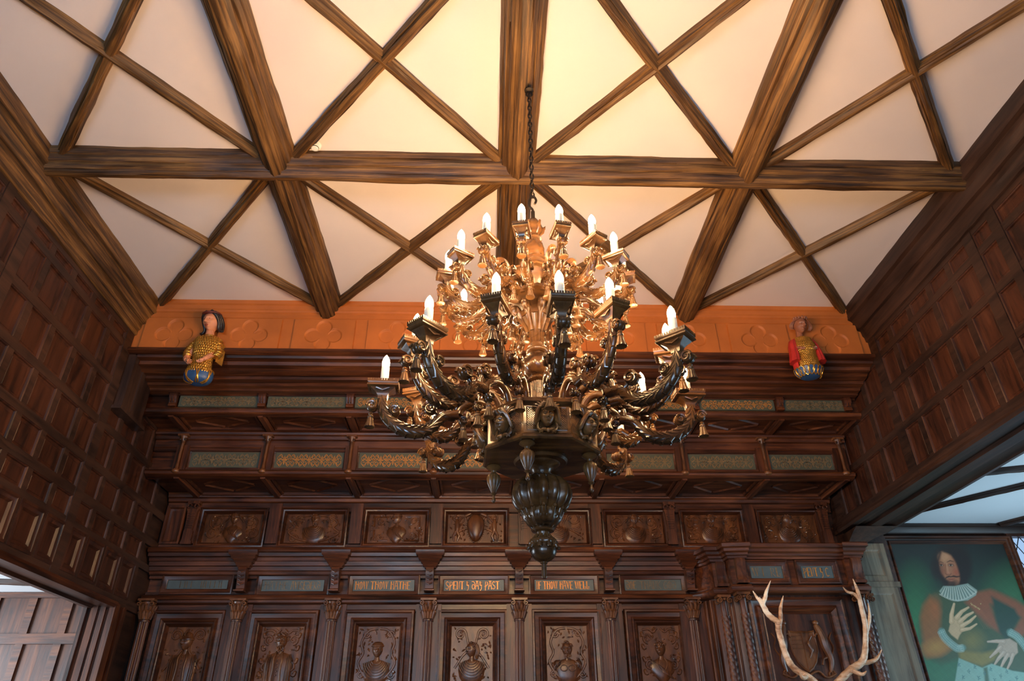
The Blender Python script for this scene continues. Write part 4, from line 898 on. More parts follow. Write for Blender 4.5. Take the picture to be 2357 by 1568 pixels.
P2=[(1.90,7.04),(1.95,6.99),(2.05,6.88),(2.08,6.80),(2.20,6.76),(2.26,6.75),(3.22,6.75),(3.32,6.78),(3.40,6.80)]
g=G(); plan(g,[(0,.02),(0,2.91)],P2); 
for x,y in ((1.93,6.97),(1.965,6.93),(2.10,6.80),(2.13,6.79)): g.lathe([(.013,.02),(.013,2.89)],10,(x,y,0))
O('porch_wall',g,'oakZ',pc)
def twist(x,y,name='spiral_column'):
    g=G(); R=[]; zs=np.linspace(.9,2.72,150)
    for z in zs: R.append([(x+.042*(1-.22*abs(math.sin(2.5*(t+z*22))))*math.cos(t),y+.042*(1-.22*abs(math.sin(2.5*(t+z*22))))*math.sin(t),z) for t in np.linspace(0,2*PI,30,endpoint=False)])
    g.rings(R); g.lathe([(.03,2.70),(.030,2.85),(.036,2.855),(.030,2.862),(.04,2.88)],20,(x,y,0)); g.box(x-.06,x+.06,y-.06,y+.06,.02,.88); g.lathe([(.05,.88),(.05,.9),(.04,.92)],20,(x,y,0))
    o=O(name,g,'oakZ',pc,ang=50)
    g=G(); g.box(x-.062,x+.062,y-.06,y+.05,2.878,2.90)
    for s in (-1,1):
        for yy in (-.05,.04):
            sp=spiral((s*.048,2.852),.026,1.6,PI/2,s,.12,24); g.tube([(x+a,y+yy,b) for a,b in sp],np.linspace(.008,.004,24),6,flat=1.6)
    g.ball((x,y-.05,2.862),(.016,.01,.012),8,6); O('scroll_capital',g,'carv',o)
twist(2.035,6.77); twist(2.175,6.64); twist(3.285,6.64); twist(3.36,6.72)
for x,y in ((2.045,6.76),(2.19,6.61),(3.285,6.61)):
    g=G(); g.prism([(y-.055,3.20),(y-.06,3.17),(y-.05,3.13),(y-.03,3.08),(y-.02,3.04),(y-.035,3.0),(y-.04,2.975),(y+.03,2.975),(y+.03,3.20)],'x',x-.042,x+.042); g.box(x-.055,x+.055,y-.055,y+.03,2.975,3.0); O('console',g,'oakZ',pc)
g=G(); g.frame(2.25,3.15,1.98,2.875,[(0,6.75),(0,6.715),(.02,6.705),(.035,6.72),(.07,6.73),(.08,6.71),(.095,6.70),(.11,6.715),(.13,6.75),(.14,6.745),(.15,6.765)],fill=0); O('panel_frame',g,'oakX',pc)
# carved coat of arms in the recess (plain shield between two rearing beasts)
g=G(); cx,cz,y=2.70,2.42,6.76
sh=[(0,.17),(.06,.165),(.12,.175),(.13,.08),(.125,-.01),(.09,-.10),(.045,-.155),(0,-.185)]
out=[(cx+x,cz+z) for x,z in sh]+[(cx-x,cz+z) for x,z in sh[1:-1][::-1]]
g.rings([[(cx+(p-cx)*k_,y+d,cz+(q_-cz)*k_) for p,q_ in out] for k_,d in ((1,.01),(.98,-.022),(.90,-.030),(.86,-.024),(.1,-.026))])
g.tube([(cx,y-.026,cz-.15),(cx,y-.028,cz+.15)],.005,6)
for k in range(4): g.tube([(cx-.10,y-.026,cz+.12-.035*k),(cx-.01,y-.027,cz+.12-.035*k)],.004,5)
g.tube(smooth_path([(cx+.03,y-.026,cz-.06),(cx+.06,y-.032,cz+.0),(cx+.04,y-.032,cz+.06),(cx+.08,y-.028,cz+.12)],4),[.006]*4+[.014]*5+[.006]*4,7)
for s in (-1,1):
    g.tube(smooth_path([(cx+s*.15,y-.01,cz+.22),(cx+s*.18,y-.02,cz+.12),(cx+s*.19,y-.025,cz+.03),(cx+s*.22,y-.02,cz-.08),(cx+s*.20,y-.01,cz-.17)],4),[.020,.026,.030,.034,.036,.038,.038,.036,.034,.032,.030,.028,.025,.022,.019,.016,.012],8)
    g.ball((cx+s*.15,y-.02,cz+.235),(.028,.02,.022),10,7); g.tube([(cx+s*.17,y-.02,cz+.13),(cx+s*.13,y-.03,cz+.14),(cx+s*.11,y-.03,cz+.11)],.009,6)
    g.tube([(cx+s*.21,y-.02,cz-.05),(cx+s*.15,y-.03,cz-.07),(cx+s*.13,y-.03,cz-.12)],.011,6)
    g.tube(smooth_path([(cx+s*.22,y-.01,cz-.06),(cx+s*.27,y-.015,cz+.02),(cx+s*.25,y-.015,cz+.1),(cx+s*.28,y-.01,cz+.15)],4),.007,6)
    sp=spiral((cx+s*.20,cz-.19),.035,1.5,PI/2,-s,.2); g.tube([(a,y-.012,b) for a,b in sp],.007,6)
    g.tube(smooth_path([(cx,y-.02,cz-.20),(cx+s*.08,y-.025,cz-.17),(cx+s*.15,y-.02,cz-.22),(cx+s*.24,y-.015,cz-.19)],4),.010,6)
O('coat_of_arms',g,'carv',pc)
for xa,xb,tx,mt,lb in ((2.30,2.60,'W I  RL','faint','small blue board with worn gold lettering, left one on the porch front'),(2.785,3.08,'PENT.Y C.','gold','small blue board with yellow lettering PENT, right one on the porch front')):
    o=inscription(xa,xb,3.03,3.145,6.645,[(tx,.05,.95,mt)],lb,group='painted boards of the porch')
# ---------------------------------------------------------------- antlers on a skull mount
at_=thing('deer_antlers','pair of pale branching deer antlers mounted in front of the porch panel','antlers',(2.60,6.15,1.90))
def tine(g,pts,rad,k=6):
    P=smooth_path(pts,k); R_=smooth_vals(rad,k); R_=R_*(1+.05*np.sin(np.arange(len(R_))*1.7)); g.tube(P,R_,12)
g=G(); Y=6.15
def yy(x,z): return Y-.04-.10*max(0,min(1,(z-2.1)/.8))+ .0
def path(l,off=0): return [(x,yy(x,z)+off,z) for x,z in l]
tine(g,[(2.53,6.22,2.03)]+path([(2.445,2.119),(2.315,2.199),(2.264,2.282),(2.24,2.388),(2.227,2.484),(2.227,2.55),(2.186,2.583),(2.147,2.627),(2.117,2.70),(2.095,2.735)]),[.030,.027,.026,.025,.025,.024,.024,.024,.022,.020,.016])
tine(g,path([(2.147,2.64),(2.115,2.70),(2.085,2.74),(2.058,2.79)]),[.020,.016,.012,.003]); tine(g,path([(2.125,2.69),(2.155,2.74),(2.172,2.785),(2.222,2.872)]),[.019,.017,.013,.002])
tine(g,path([(2.23,2.50),(2.258,2.585),(2.272,2.66),(2.310,2.752)]),[.022,.018,.014,.003])
tine(g,[(2.40,6.10,2.15),(2.33,6.02,2.13),(2.30,5.99,2.17)],[.020,.016,.004])
O('left_antler',g,'bone',at_,ang=60)
g=G(); tine(g,[(2.60,6.22,2.03)]+path([(2.662,2.117),(2.774,2.197),(2.862,2.243),(2.904,2.30),(2.935,2.406),(2.958,2.525),(2.956,2.636),(2.953,2.738),(2.948,2.80),(2.93,2.885)]),[.030,.029,.028,.028,.025,.022,.021,.020,.018,.014,.003])
tine(g,path([(2.955,2.72),(2.915,2.765),(2.86,2.783),(2.831,2.82)]),[.016,.013,.010,.003]); tine(g,path([(2.945,2.45),(2.985,2.525),(3.012,2.60),(3.018,2.692)]),[.018,.015,.012,.003])
tine(g,path([(2.86,2.242),(2.935,2.250),(3.0,2.275),(3.055,2.340)]),[.020,.017,.013,.003]); tine(g,[(2.76,6.06,2.185),(2.80,6.0,2.15),(2.83,5.97,2.17)],[.020,.015,.004])
O('right_antler',g,'bone',at_,ang=60)
g=G(); g.ball((2.565,6.24,1.98),(.085,.07,.09),16,10); g.tube([(2.565,6.22,1.97),(2.565,6.10,1.86),(2.565,6.02,1.80)],[.07,.055,.035],12); O('skull',g,'bone',at_)
g=G(); R=[[(2.565+s*.16*math.sin(a),6.30+d,1.93+s*.22*math.cos(a)) for a in np.linspace(0,2*PI,24,endpoint=False)] for s,d in ((1,.03),(1,0),(.9,-.015),(.1,-.02))]; g.rings(R); g.tube([(2.565,6.32,1.93),(2.565,6.76,1.93)],.03,10); O('mount_shield',g,'oakZ',at_)
# ---------------------------------------------------------------- side bays
g=G(); g.box(3.86,5.9,.9,7.4,3.69,3.8); S('ceiling_right_bay',g,'bayplaster')
g=G(); g.box(3.42,3.86,7.14,7.3,0,3.985); g.box(3.86,5.24,7.15,7.3,0,3.70); g.box(5.24,5.95,7.15,7.3,3.62,3.70); g.box(5.24,5.95,7.15,7.3,0,2.3); S('wall_right_bay',g,'oakZ')
g=G(); g.box(5.9,6.0,6.5,7.3,0,3.8); g.box(5.9,6.0,.9,3.9,0,3.8); g.box(5.9,6.0,3.9,6.5,0,.8); g.box(5.9,6.0,3.9,6.5,2.9,3.8); g.box(3.86,6,.8,.9,0,3.8); S('wall_right_bay_side',g,'sideZ')
def brib(a,b,lb):
    prof=[(.035,0),(.033,.02),(.022,.03),(.018,.045),(.006,.05)]
    beam('bay_ceiling_rib',a,b,prof,lb,'dark ribs of the right bay ceiling',mat='sideX',zc=3.69,cat='ceiling rib')
d=np.array((4.368-3.915,5.48-5.63)); brib((3.915-.02,5.63),(5.9,5.63+d[1]/d[0]*1.985),'dark rib nearest the viewer on the blue-lit side bay ceiling')
d=np.array((4.641-3.864,5.886-6.871)); brib((3.864,6.871),(5.86,6.871+d[1]/d[0]*1.99),'long slanting dark rib in the middle of the blue-lit side bay ceiling')
brib((5.186,7.10),(4.75,4.9),'dark rib running over the painting frame on the side bay ceiling') if 0 else brib((5.20,7.08),(5.62,6.30),'short dark rib rising from the painting corner on the side bay ceiling')
g=G(); g.prism([(7.15,3.69),(7.09,3.685),(7.08,3.66),(7.10,3.65),(7.11,3.60),(7.13,3.58),(7.15,3.57)],'x',3.86,5.9); S('trim_13',g,'sideX')
g=G() # panelled strip between porch and painting
g.frame(3.44,3.84,0.2,3.02,[(0,6.98),(0,6.955),(.055,6.955),(.075,6.968)],fill=0); g.frame(3.47,3.82,3.06,3.44,[(0,6.98),(0,6.955),(.055,6.955),(.075,6.968)],fill=0); g.box(3.425,3.87,6.94,6.98,3.015,3.065)
o=O('panelled_strip',g,'strip',origin=(3.64,6.97,.2)); tag(o,'narrow greyish panelled strip between the porch and the portrait','panel')
g=G(); R=[[(x,y,z) for x,y in ((3.43,6.98),(3.43,6.96-d),(3.43+w_,6.96-d),(3.43+w_,6.98))] for w_,d,z in ((.10,.0,3.30),(.12,.02,3.36),(.20,.10,3.44),(.34,.22,3.50),(.42,.30,3.53))]; g.rings(R); o=O('corner_corbel',g,'sideZ',origin=(3.5,7.0,3.3)); tag(o,'dark oak corbel carrying the beam end above the portrait corner','corbel')
# lattice window beside the painting
g=G(); g.box(5.25,5.30,7.12,7.2,2.3,3.62); g.box(5.84,5.90,7.12,7.2,2.3,3.62); g.box(5.30,5.84,7.12,7.2,3.56,3.62); g.box(5.30,5.84,7.12,7.2,2.3,2.36)
wn=O('window_1',g,'oakZ'); wn['kind']='structure'
g=G(); g.box(5.30,5.84,7.165,7.17,2.36,3.56); O('pane',g,'glass',wn)
g=G()
for k in range(-8,10):
    for s in (-1,1):
        x0=5.57+s*(k*.11-.5); pts=[]
        for f in np.linspace(0,1,40):
            x=x0+s*f*1.0*.66; z=2.36+f*1.2
            if 5.30<x<5.84: pts.append((x,7.16,z))
        if len(pts)>2: g.tube([pts[0],pts[-1]],.005,5)
O('lead_lattice',g,'lead',wn)
# left bay
g=G(); g.box(-6.2,-3.66,.9,7.3,3.02,3.1); S('ceiling_left_bay',g,'bayplaster')
g=G(); g.box(-6.2,-3.66,7.15,7.3,0,3.1); S('wall_left_bay',g,'oakZ')
g=G()
for z,h in ((2.99,.05),(2.60,.09),(2.18,.08),(1.7,.08)): g.box(-6.2,-3.66,7.118,7.152,z-h/2,z+h/2)
for k in range(8):
    x=-3.80-.345*k; g.box(x-.035,x+.035,7.124,7.152,0,2.98)
S('trim_14',g,'oakX')
g=G(); g.box(-6.3,-6.2,6.7,7.3,0,3.1); g.box(-6.3,-6.2,.9,3.6,0,3.1); g.box(-6.3,-6.2,3.6,6.7,0,.8); g.box(-6.3,-6.2,3.6,6.7,2.95,3.1); g.box(-6.3,-3.66,.8,.9,0,3.1); S('wall_left_bay_side',g,'sideZ')
beam('bay_ceiling_rib',(-6.1,6.3),(-3.7,6.75),[(.035,0),(.033,.02),(.022,.03),(.018,.045),(.006,.05)],'thin dark rib on the bright white ceiling seen through the left opening',None,mat='sideX',zc=3.02,cat='ceiling rib')
# ---------------------------------------------------------------- portrait
pt=thing('framed_portrait','large framed oil portrait of a person with a ruff and one hand on the chest','painting',(4.6,7.12,1.85))
X0,X1,Zb,Zt=3.985,5.17,1.80,3.50
g=G(); g.frame(X0-.085,X1+.085,Zb-.085,Zt+.06,[(0,7.145),(0,7.09),(.012,7.075),(.025,7.078),(.034,7.095),(.05,7.10),(.058,7.085),(.068,7.082),(.088,7.118)]); g.box(X0-.08,X1+.08,7.13,7.145,Zb-.08,Zt+.055); O('frame',g,'oakX',pt)
Hm=np.array([1275.52,-355.966,-3566.04,1.95978,-1282.49,4764.16,.00609309,.0986029,1.]).reshape(3,3)
nx,nz=330,440; XX,ZZ=np.meshgrid(np.linspace(X0,X1,nx),np.linspace(Zb,Zt,nz)); q=np.stack([XX,ZZ,np.ones_like(XX)],-1)@Hm.T; U=q[...,0]/q[...,2]; Vv=q[...,1]/q[...,2]
def s2l(c): c=np.array(c,float)/255; return np.where(c<=.04045,c/12.92,((c+.055)/1.055)**2.4)
nz_=lambda f,s: np.sin(U*f+s)*np.cos(Vv*f*1.3+s*2)+.5*np.sin(U*f*2.3-Vv*f*1.7+s)
img=np.zeros(U.shape+(3,)); base=np.clip((Vv-300)/1000,0,1)[...,None]
img[:]=s2l((38,46,42))*(1-base)+s2l((46,92,66))*base
def lay(a,col): 
    global img; a=np.clip(a,0,1)[...,None]; img=img*(1-a)+s2l(col)*a
def ell(cx,cy,rx,ry,rot=0,soft=.15):
    c,s=math.cos(rot),math.sin(rot); x=(U-cx)*c+(Vv-cy)*s; y=-(U-cx)*s+(Vv-cy)*c; return (1-np.hypot(x/rx,y/ry))/soft+.5
def segd(p,r,):  # distance to polyline with radii
    d=np.full(U.shape,1e9)
    for (a,b),(ra,rb) in zip(zip(p[:-1],p[1:]),zip(r[:-1],r[1:])):
        a=np.array(a,float);b=np.array(b,float);L2=((b-a)**2).sum(); t=np.clip(((U-a[0])*(b[0]-a[0])+(Vv-a[1])*(b[1]-a[1]))/L2,0,1)
        d=np.minimum(d,np.hypot(U-a[0]-t*(b[0]-a[0]),Vv-a[1]-t*(b[1]-a[1]))-(ra+(rb-ra)*t))
    return d
def st(p,r,soft=6): 
    if np.isscalar(r): r=[r]*len(p)
    return .5-segd(p,r)/soft
def poly(P,soft=8):
    P=np.array(P,float); ins=np.zeros(U.shape,bool); n=len(P); d=np.full(U.shape,1e9)
    for i in range(n):
        a,b=P[i],P[(i+1)%n]; c=((a[1]>Vv)!=(b[1]>Vv)); 
        with np.errstate(divide='ignore',invalid='ignore'): xx=(b[0]-a[0])*(Vv-a[1])/(b[1]-a[1]+1e-9)+a[0]
        ins^=(c&(U<xx)); t=np.clip(((U-a[0])*(b[0]-a[0])+(Vv-a[1])*(b[1]-a[1]))/(((b-a)**2).sum()+1e-9),0,1); d=np.minimum(d,np.hypot(U-a[0]-t*(b[0]-a[0]),Vv-a[1]-t*(b[1]-a[1])))
    return .5+np.where(ins,d,-d)/soft
lay(ell(1400,760,260,300,0,.9)*.6,(60,120,78)); lay(ell(430,1050,200,500,0,.9)*.6,(58,135,85)); lay(ell(700,1520,420,260,0,.9)*.5,(62,132,92))
lay(poly([(560,720),(680,680),(900,760),(1060,700),(1180,660),(1420,760),(1600,900),(1600,1500),(1200,1450),(860,1360),(700,1400),(500,1330),(480,1000)],60)*.92,(70,92,62))
lay(poly([(590,730),(520,820),(490,940),(520,1180),(500,1280),(560,1350),(700,1330),(800,1260),(760,1150),(690,1080),(700,900),(660,800)],45)*.85,(150,100,52))
lay(ell(640,860,60,120,0,.8)*.5,(170,102,55)); lay(ell(650,1240,130,80,-.2,.9)*.7,(182,138,66))
lay(poly([(1050,700),(1180,670),(1260,700),(1430,780),(1590,880),(1590,1120),(1480,1130),(1400,1080),(1480,950),(1300,880),(1180,820),(1240,980),(1290,1110),(1150,1020),(1010,880),(930,800)],40)*.9,(148,90,60))
lay(poly([(1190,740),(1420,860),(1470,950),(1400,1080),(1340,1180),(1270,1100),(1230,960)],30)*.85,(42,74,60))
lay(ell(1000,1180,120,110,0,.9)*.7,(128,122,68)); lay(poly([(860,1270),(1100,1290),(1300,1250),(1220,1370),(1100,1430),(880,1360)],30)*.8,(140,128,66))
for k in range(7): lay(st([(1000+14*k,830+6*k),(1060+22*k,960+12*k),(1120+20*k,1060)],1.5,5)*.35,(176,118,80))
for k in range(14): lay(ell(990+((k*37)%100),810+((k*23)%60),5,5,0,.5)*.9,(205,180,120))
# hair, neck, face
lay(ell(800,420,180,205,.15,.45)*.95,(42,33,27)); lay(ell(880,480,115,170,0,.5),(36,28,24)); lay(ell(655,450,55,110,0,.7)*.7,(42,34,28))
lay(ell(830,610,110,60,0,.6),(44,34,26))
lay(poly([(706,308),(760,318),(822,372),(858,450),(880,520),(888,580),(868,618),(836,634),(790,616),(745,575),(708,515),(684,450),(668,380),(672,335)],20),(172,114,80))
lay(ell(735,362,58,52,.35,.9)*.8,(206,156,114)); lay(ell(785,480,70,110,-.25,1.2)*.45,(190,128,92)); lay(ell(848,505,38,42,0,1.2)*.55,(176,84,58)); lay(ell(712,500,20,34,0,1.2)*.4,(150,78,54))
lay(ell(690,440,26,110,-.15,1.1)*.35,(110,70,50)); lay(st([(742,430),(738,480),(742,512)],8,14)*.4,(120,72,50)); lay(st([(752,420),(760,470),(768,508)],7,12)*.6,(212,158,118))
lay(st([(744,520),(756,530),(772,526),(790,530),(796,518)],3.5,7)*.7,(104,54,40)); lay(ell(770,508,18,16,0,1)*.5,(206,132,100))
lay(st([(672,410),(694,402),(722,414)],[2.5,4,2.5],7)*.75,(70,46,32)); lay(st([(756,406),(786,392),(822,402)],[3,5.5,3],7)*.8,(56,38,27))
for ex,ey,w_ in ((700,436,17),(794,436,21)):
    lay(ell(ex,ey,w_+9,16,.08,1)*.6,(126,76,55)); lay(ell(ex,ey+1,w_,8,.08,.5)*.9,(186,166,142)); lay(ell(ex-1,ey,8,8.5,0,.4),(40,28,23)); lay(st([(ex-w_,ey),(ex-4,ey-9),(ex+w_-3,ey-3),(ex+w_+3,ey+3)],2,4)*.85,(54,34,25)); lay(st([(ex-w_+3,ey+7),(ex,ey+10),(ex+w_,ey+6)],1.3,4)*.45,(104,58,42))
lay(ell(806,612,62,34,.1,.9)*.85,(84,56,40)); lay(ell(808,640,40,22,.1,.9)*.8,(48,36,28))
lay(st([(766,566),(790,574),(812,570),(832,566)],[1.5,4,4,1.5],5)*.9,(158,74,60)); lay(ell(798,588,22,7,0,.8)*.5,(188,118,92))
lay(st([(736,572),(750,556),(776,546),(792,550)],[3,7,9,5],8)*.85,(66,43,31)); lay(st([(792,550),(820,544),(850,550),(878,546),(896,536)],[5,9,8,6,2],8)*.85,(60,40,29))
lay(st([(690,318),(664,400),(668,490),(700,560),(750,610)],[12,12,14,18,24],24)*.85,(40,30,25)); lay(st([(730,296),(816,322),(872,410),(904,520),(915,600)],[12,20,24,26,30],24)*.92,(36,27,23))
# ruff
lay(poly([(680,690),(720,640),(830,640),(960,615),(1050,680),(1040,730),(960,780),(860,790),(760,760),(700,720)],10),(150,172,158))
for k in range(26):
    a=k/25; x0=730+a*225; y0=650-a*15+8*math.sin(a*3); x1=690+a*350; y1=715+70*math.sin(a*PI)+(-20*a); lay(st([(x0,y0),(x1,y1)],3.2,5)*(.75 if k%2 else .8),(214,222,205) if k%2 else (86,112,104))
    lay(np.minimum(st([(x1-9,y1+2),(x1,y1+14),(x1+9,y1)],2.2,4),1)*.9,(205,216,202))
# cuffs
for c in ([(700,1080),(730,1140),(790,1200),(860,1250),(910,1245)],[(1370,1090),(1440,1130),(1500,1200),(1560,1290)]):
    lay(st(c,[30]*len(c),22)*.85,(104,150,138)); P_=smooth_path([(a,b,0) for a,b in c],7)
    for k,p in enumerate(P_):
        t_=P_[min(k+1,len(P_)-1)]-P_[max(k-1,0)]; t_/=np.linalg.norm(t_)+1e-9
        for o_,r_ in ((-24,10),(-6,11),(14,12),(30,9)):
            d_=np.hypot(U-p[0]+t_[1]*o_,Vv-p[1]-t_[0]*o_)-r_; lay((.5-(abs(d_)-1.6)/3.2)*.55,(188,214,200) if (k+o_)%2 else (158,192,180))
# hands
SK=(206,178,136)
def hand(palm,fingers,col,sh):
    lay(poly(palm,14),col)
    for f,r in fingers: lay(st(f,[q_+2.5 for q_ in r],6)*.6,sh); lay(st(f,r,5),col); lay(st([(x-3,y-3) for x,y in f],[q_*.4 for q_ in r],6)*.5,tuple(min(255,c_+24) for c_ in col))
hand([(770,1080),(800,960),(850,930),(910,960),(925,1060),(880,1120),(860,1165),(800,1120)],[([(800,990),(800,920),(825,815)],[24,20,11]),([(850,950),(900,890),(965,850)],[24,18,10]),([(880,990),(950,930),(1010,898)],[22,17,10]),([(900,1030),(980,985),(1035,935)],[22,16,9]),([(900,1070),(980,1055),(1045,1012)],[20,14,8])],SK,(96,110,66))
hand([(1280,1165),(1370,1155),(1440,1200),(1450,1290),(1400,1340),(1300,1330),(1240,1260)],[([(1310,1185),(1240,1180),(1155,1185)],[22,17,9]),([(1280,1240),(1230,1290),(1178,1338)],[22,17,9]),([(1310,1290),(1260,1350),(1222,1408)],[22,17,9]),([(1350,1310),(1310,1380),(1280,1445)],[21,16,9]),([(1400,1310),(1380,1380),(1345,1452)],[20,15,9])],(190,170,146),(70,90,80))
# skirt lace
lay(poly([(870,1345),(1100,1440),(1190,1400),(1400,1470),(1600,1500),(1600,2400),(760,2400),(830,1600)],12),(140,184,168)); lay(poly([(1110,1440),(1150,1430),(1190,1700),(1150,1800)],16)*.8,(78,110,86))
for k in range(60):
    x=870+((k*97)%620); y=1400+((k*53)%420)+(x-860)*.12; a=k*.8
    for j in range(3): lay(ell(x+9*math.cos(a+j*2.1),y+9*math.sin(a+j*2.1),8,4,a+j*2.1,.5)*.7,(70,122,122))
img*= (1+.035*nz_(.05,1)+.03*nz_(.16,4))[...,None]; img=np.clip(img*.62,0,1)
g=G(); g.add(np.stack([XX,np.full_like(XX,7.112),ZZ],-1).reshape(-1,3),[(j*nx+i,j*nx+i+1,(j+1)*nx+i+1,(j+1)*nx+i) for j in range(nz-1) for i in range(nx-1)])
o=O('canvas',g,'paint',pt); ca=o.data.color_attributes.new('paint','FLOAT_COLOR','POINT'); ca.data.foreach_set('color',np.concatenate([img.reshape(-1,3),np.ones((nx*nz,1))],1).ravel())
# ---------------------------------------------------------------- two painted figures on the frieze
def fig_body(prof,mi=0,n=56,pleat=0,freq=0):
    """prof (z,cx,cy,hx,hy)"""
    g=G(); R=[]
    for z,cx,cy,hx,hy in prof:
        R.append([(cx+hx*(1+pleat*math.sin(freq*t))*math.cos(t),cy+hy*(1+pleat*math.sin(freq*t))*math.sin(t),z) for t in np.linspace(0,2*PI,n,endpoint=False)])
    return g.rings(R,mi)
def interp_prof(P,k=5): return [tuple(r) for r in smooth_path(P,k)] if len(P[0])==3 else [tuple(np.concatenate([a,b])) for a,b in zip(smooth_path([p[:3] for p in P],k),smooth_path([(p[3],p[4],0) for p in P],k)[:,:2])]
def scales(g,prof,n0,a0,a1,rows,size,mi=0,lift=.004):
    """overlapping scale tufts over the front of a lofted body"""
    zs=[p[0] for p in prof]
    for r_ in range(rows):
        z=zs[0]+(zs[-1]-zs[0])*(r_+.5)/rows; i=np.argmin([abs(q-z) for q in zs]); _,cx,cy,hx,hy=prof[i]
        for k in range(n0):
            a=a0+(a1-a0)*(k+.5*(r_%2))/n0; x=cx+hx*1.02*math.cos(a); y=cy+hy*1.02*math.sin(a); nx_,ny_=math.cos(a)/hx,math.sin(a)/hy; l=math.hypot(nx_,ny_); nx_/=l; ny_/=l
            g.tube([(x,y,z+size*.9),(x+nx_*lift,y+ny_*lift,z),(x+nx_*lift*.6,y+ny_*lift*.6,z-size*.5)],[size*.26,size*.42,size*.2],6,mi)
def hand_g(g,wr,dirv,side,s,mi=0):
    """open hand: palm plus five separate fingers pointing along dirv"""
    d=np.array(dirv,float); d/=np.linalg.norm(d); sd=np.array(side,float); sd-=d*(sd@d); sd/=np.linalg.norm(sd); wr=np.array(wr,float); nn_=np.cross(d,sd)
    g.tube([wr,wr+d*.25*s,wr+d*.5*s],[.16*s,.24*s,.22*s],10,mi,flat=1)
    for k,(o_,L) in enumerate(((-.2,.36),(-.07,.44),(.07,.46),(.2,.40))):
        b=wr+d*.48*s+sd*o_*s; g.tube([b,b+d*L*.5*s+nn_*.04*s,b+d*L*s-nn_*.03*s],[.072*s,.066*s,.045*s],7,mi)
    b=wr+d*.15*s-sd*.18*s; g.tube([b,b+(d*.22-sd*.14)*s,b+(d*.42-sd*.14)*s],[.085*s,.075*s,.05*s],7,mi)
# figure at the left: dark haired, golden scale dress, blue base
fx,fy=-2.70,5.475
t=thing('carved_figure','painted half-length figure with dark hair and golden scale dress on a blue base','carved figure',(fx,fy,4.42),group=None)
g=G(); m=TRS((fx+.005,fy-.045,5.06),.205,rz=-.22,rx=.30); g.join(head_g(56,48),m); g.tube([(fx,fy-.02,5.02),(fx,fy-.02,4.95),(fx+.005,fy-.005,4.90),(fx,fy,4.80),(fx,fy,4.6)],[.040,.038,.052,.05,.05],14)
for s in (-1,1): g.tube([(fx,fy,4.87),(fx+s*.09,fy,4.85),(fx+s*(.14 if s<0 else .10),fy-.03,4.69)],.026,8)

g.tube(smooth_path([(fx-.135,fy-.03,4.70),(fx-.145,fy-.06,4.64),(fx-.115,fy-.10,4.60)],3),[.028,.027,.026,.025,.024,.022,.020],12); hand_g(g,(fx-.118,fy-.10,4.605),(.75,-.25,-.45),(0,-.3,1),.085)
g.tube(smooth_path([(fx+.085,fy-.04,4.70),(fx+.07,fy-.09,4.64),(fx+.045,fy-.115,4.60)],3),[.026,.025,.024,.023,.022,.020,.018],12); hand_g(g,(fx+.05,fy-.112,4.605),(-.75,-.2,-.5),(0,.3,1),.075)
O('body',g,'skin',t,ang=60)
g=G(); h=np.array(m)
for s in (-1,1):
    for q in range(3):
        P=[(s*(.10+.1*q),-.22+.1*q,.47-.05*q),(s*(.33+.02*q),-.18+.14*q,.26),(s*(.39+.02*q),-.05+.14*q,-.05),(s*(.36+.05*q),0+.1*q,-.35),(s*(.47+.05*q),-.02,-.52)]
        P=smooth_path(P,5); P=np.c_[P,np.ones(len(P))]@h.T; g.tube(P[:,:3],np.linspace(.021,.012,len(P)),9)
gg=G(); gg.ball((0,.12,.10),(.42,.40,.46),22,14); g.join(gg,m); O('hair',g,'hair',t,ang=60)
g=G(); gg=G(); gg.tube([(.40*math.sin(a),-.40*math.cos(a),.36+.03*math.cos(a)) for a in np.linspace(-2.4,2.4,30)],.05,8); gg.ball((0,.02,.36),(.36,.38,.20),20,10); g.join(gg,m); O('cap_band',g,'band',t,ang=60)
for s in (-1,1):
    pass
g=G(); gm=G()
for ex in (-.145,.145): gm.ball((ex,-.395,.062),(.022,.012,.018),8,6)
g.join(gm,m); O('eyes',g,'black',t)
g=G(); gm=G(); gm.tube([(-.085,-.425,-.235),(0,-.455,-.225),(.085,-.425,-.235)],[.008,.022,.008],7); gm.tube([(-.07,-.42,-.275),(0,-.45,-.29),(.07,-.42,-.275)],[.008,.024,.008],7); g.join(gm,m); O('lips',g,'lip',t)
dp=interp_prof([(4.47,fx-.01,fy,.115,.085),(4.55,fx-.01,fy-.01,.105,.080),(4.64,fx,fy-.015,.085,.065),(4.74,fx,fy-.02,.100,.072),(4.83,fx,fy-.015,.115,.072),(4.885,fx,fy,.105,.060),(4.915,fx+.005,fy+.003,.060,.050)])
g=fig_body(dp,pleat=.02,freq=26); scales(g,dp[2:-6],13,-PI+.25,-.25,15,.030)
for s in (-1,1):
    w_=.14 if s<0 else .11
    P=smooth_path([(fx+s*.09,fy,4.875),(fx+s*(w_+.0),fy-.01,4.80),(fx+s*(w_+.02),fy-.02,4.72),(fx+s*(w_+.005),fy-.04,4.675)],4); g.tube(P,np.linspace(.036,.040,len(P)),12)
    for q in range(8): a_=P[int(q*(len(P)-1)/7)]; g.tube([(a_[0]+.04*math.cos(b_),a_[1]+.04*math.sin(b_),a_[2]) for b_ in np.linspace(0,2*PI,13)],.0045,5)
    if s>0:
        for q in range(10): g.tube([(fx+s*.115+.004*q,fy-.035+.008*q,4.86-.003*q),(fx+s*.128+.003*q,fy-.03+.008*q,4.72),(fx+s*.122+.003*q,fy-.02+.008*q,4.63)],.0065,5)
g.tube([(fx+.062*math.cos(a),fy-.0+.05*math.sin(a),4.912) for a in np.linspace(0,2*PI,25)],.009,6); O('scale_dress',g,'gilt',t,ang=60)
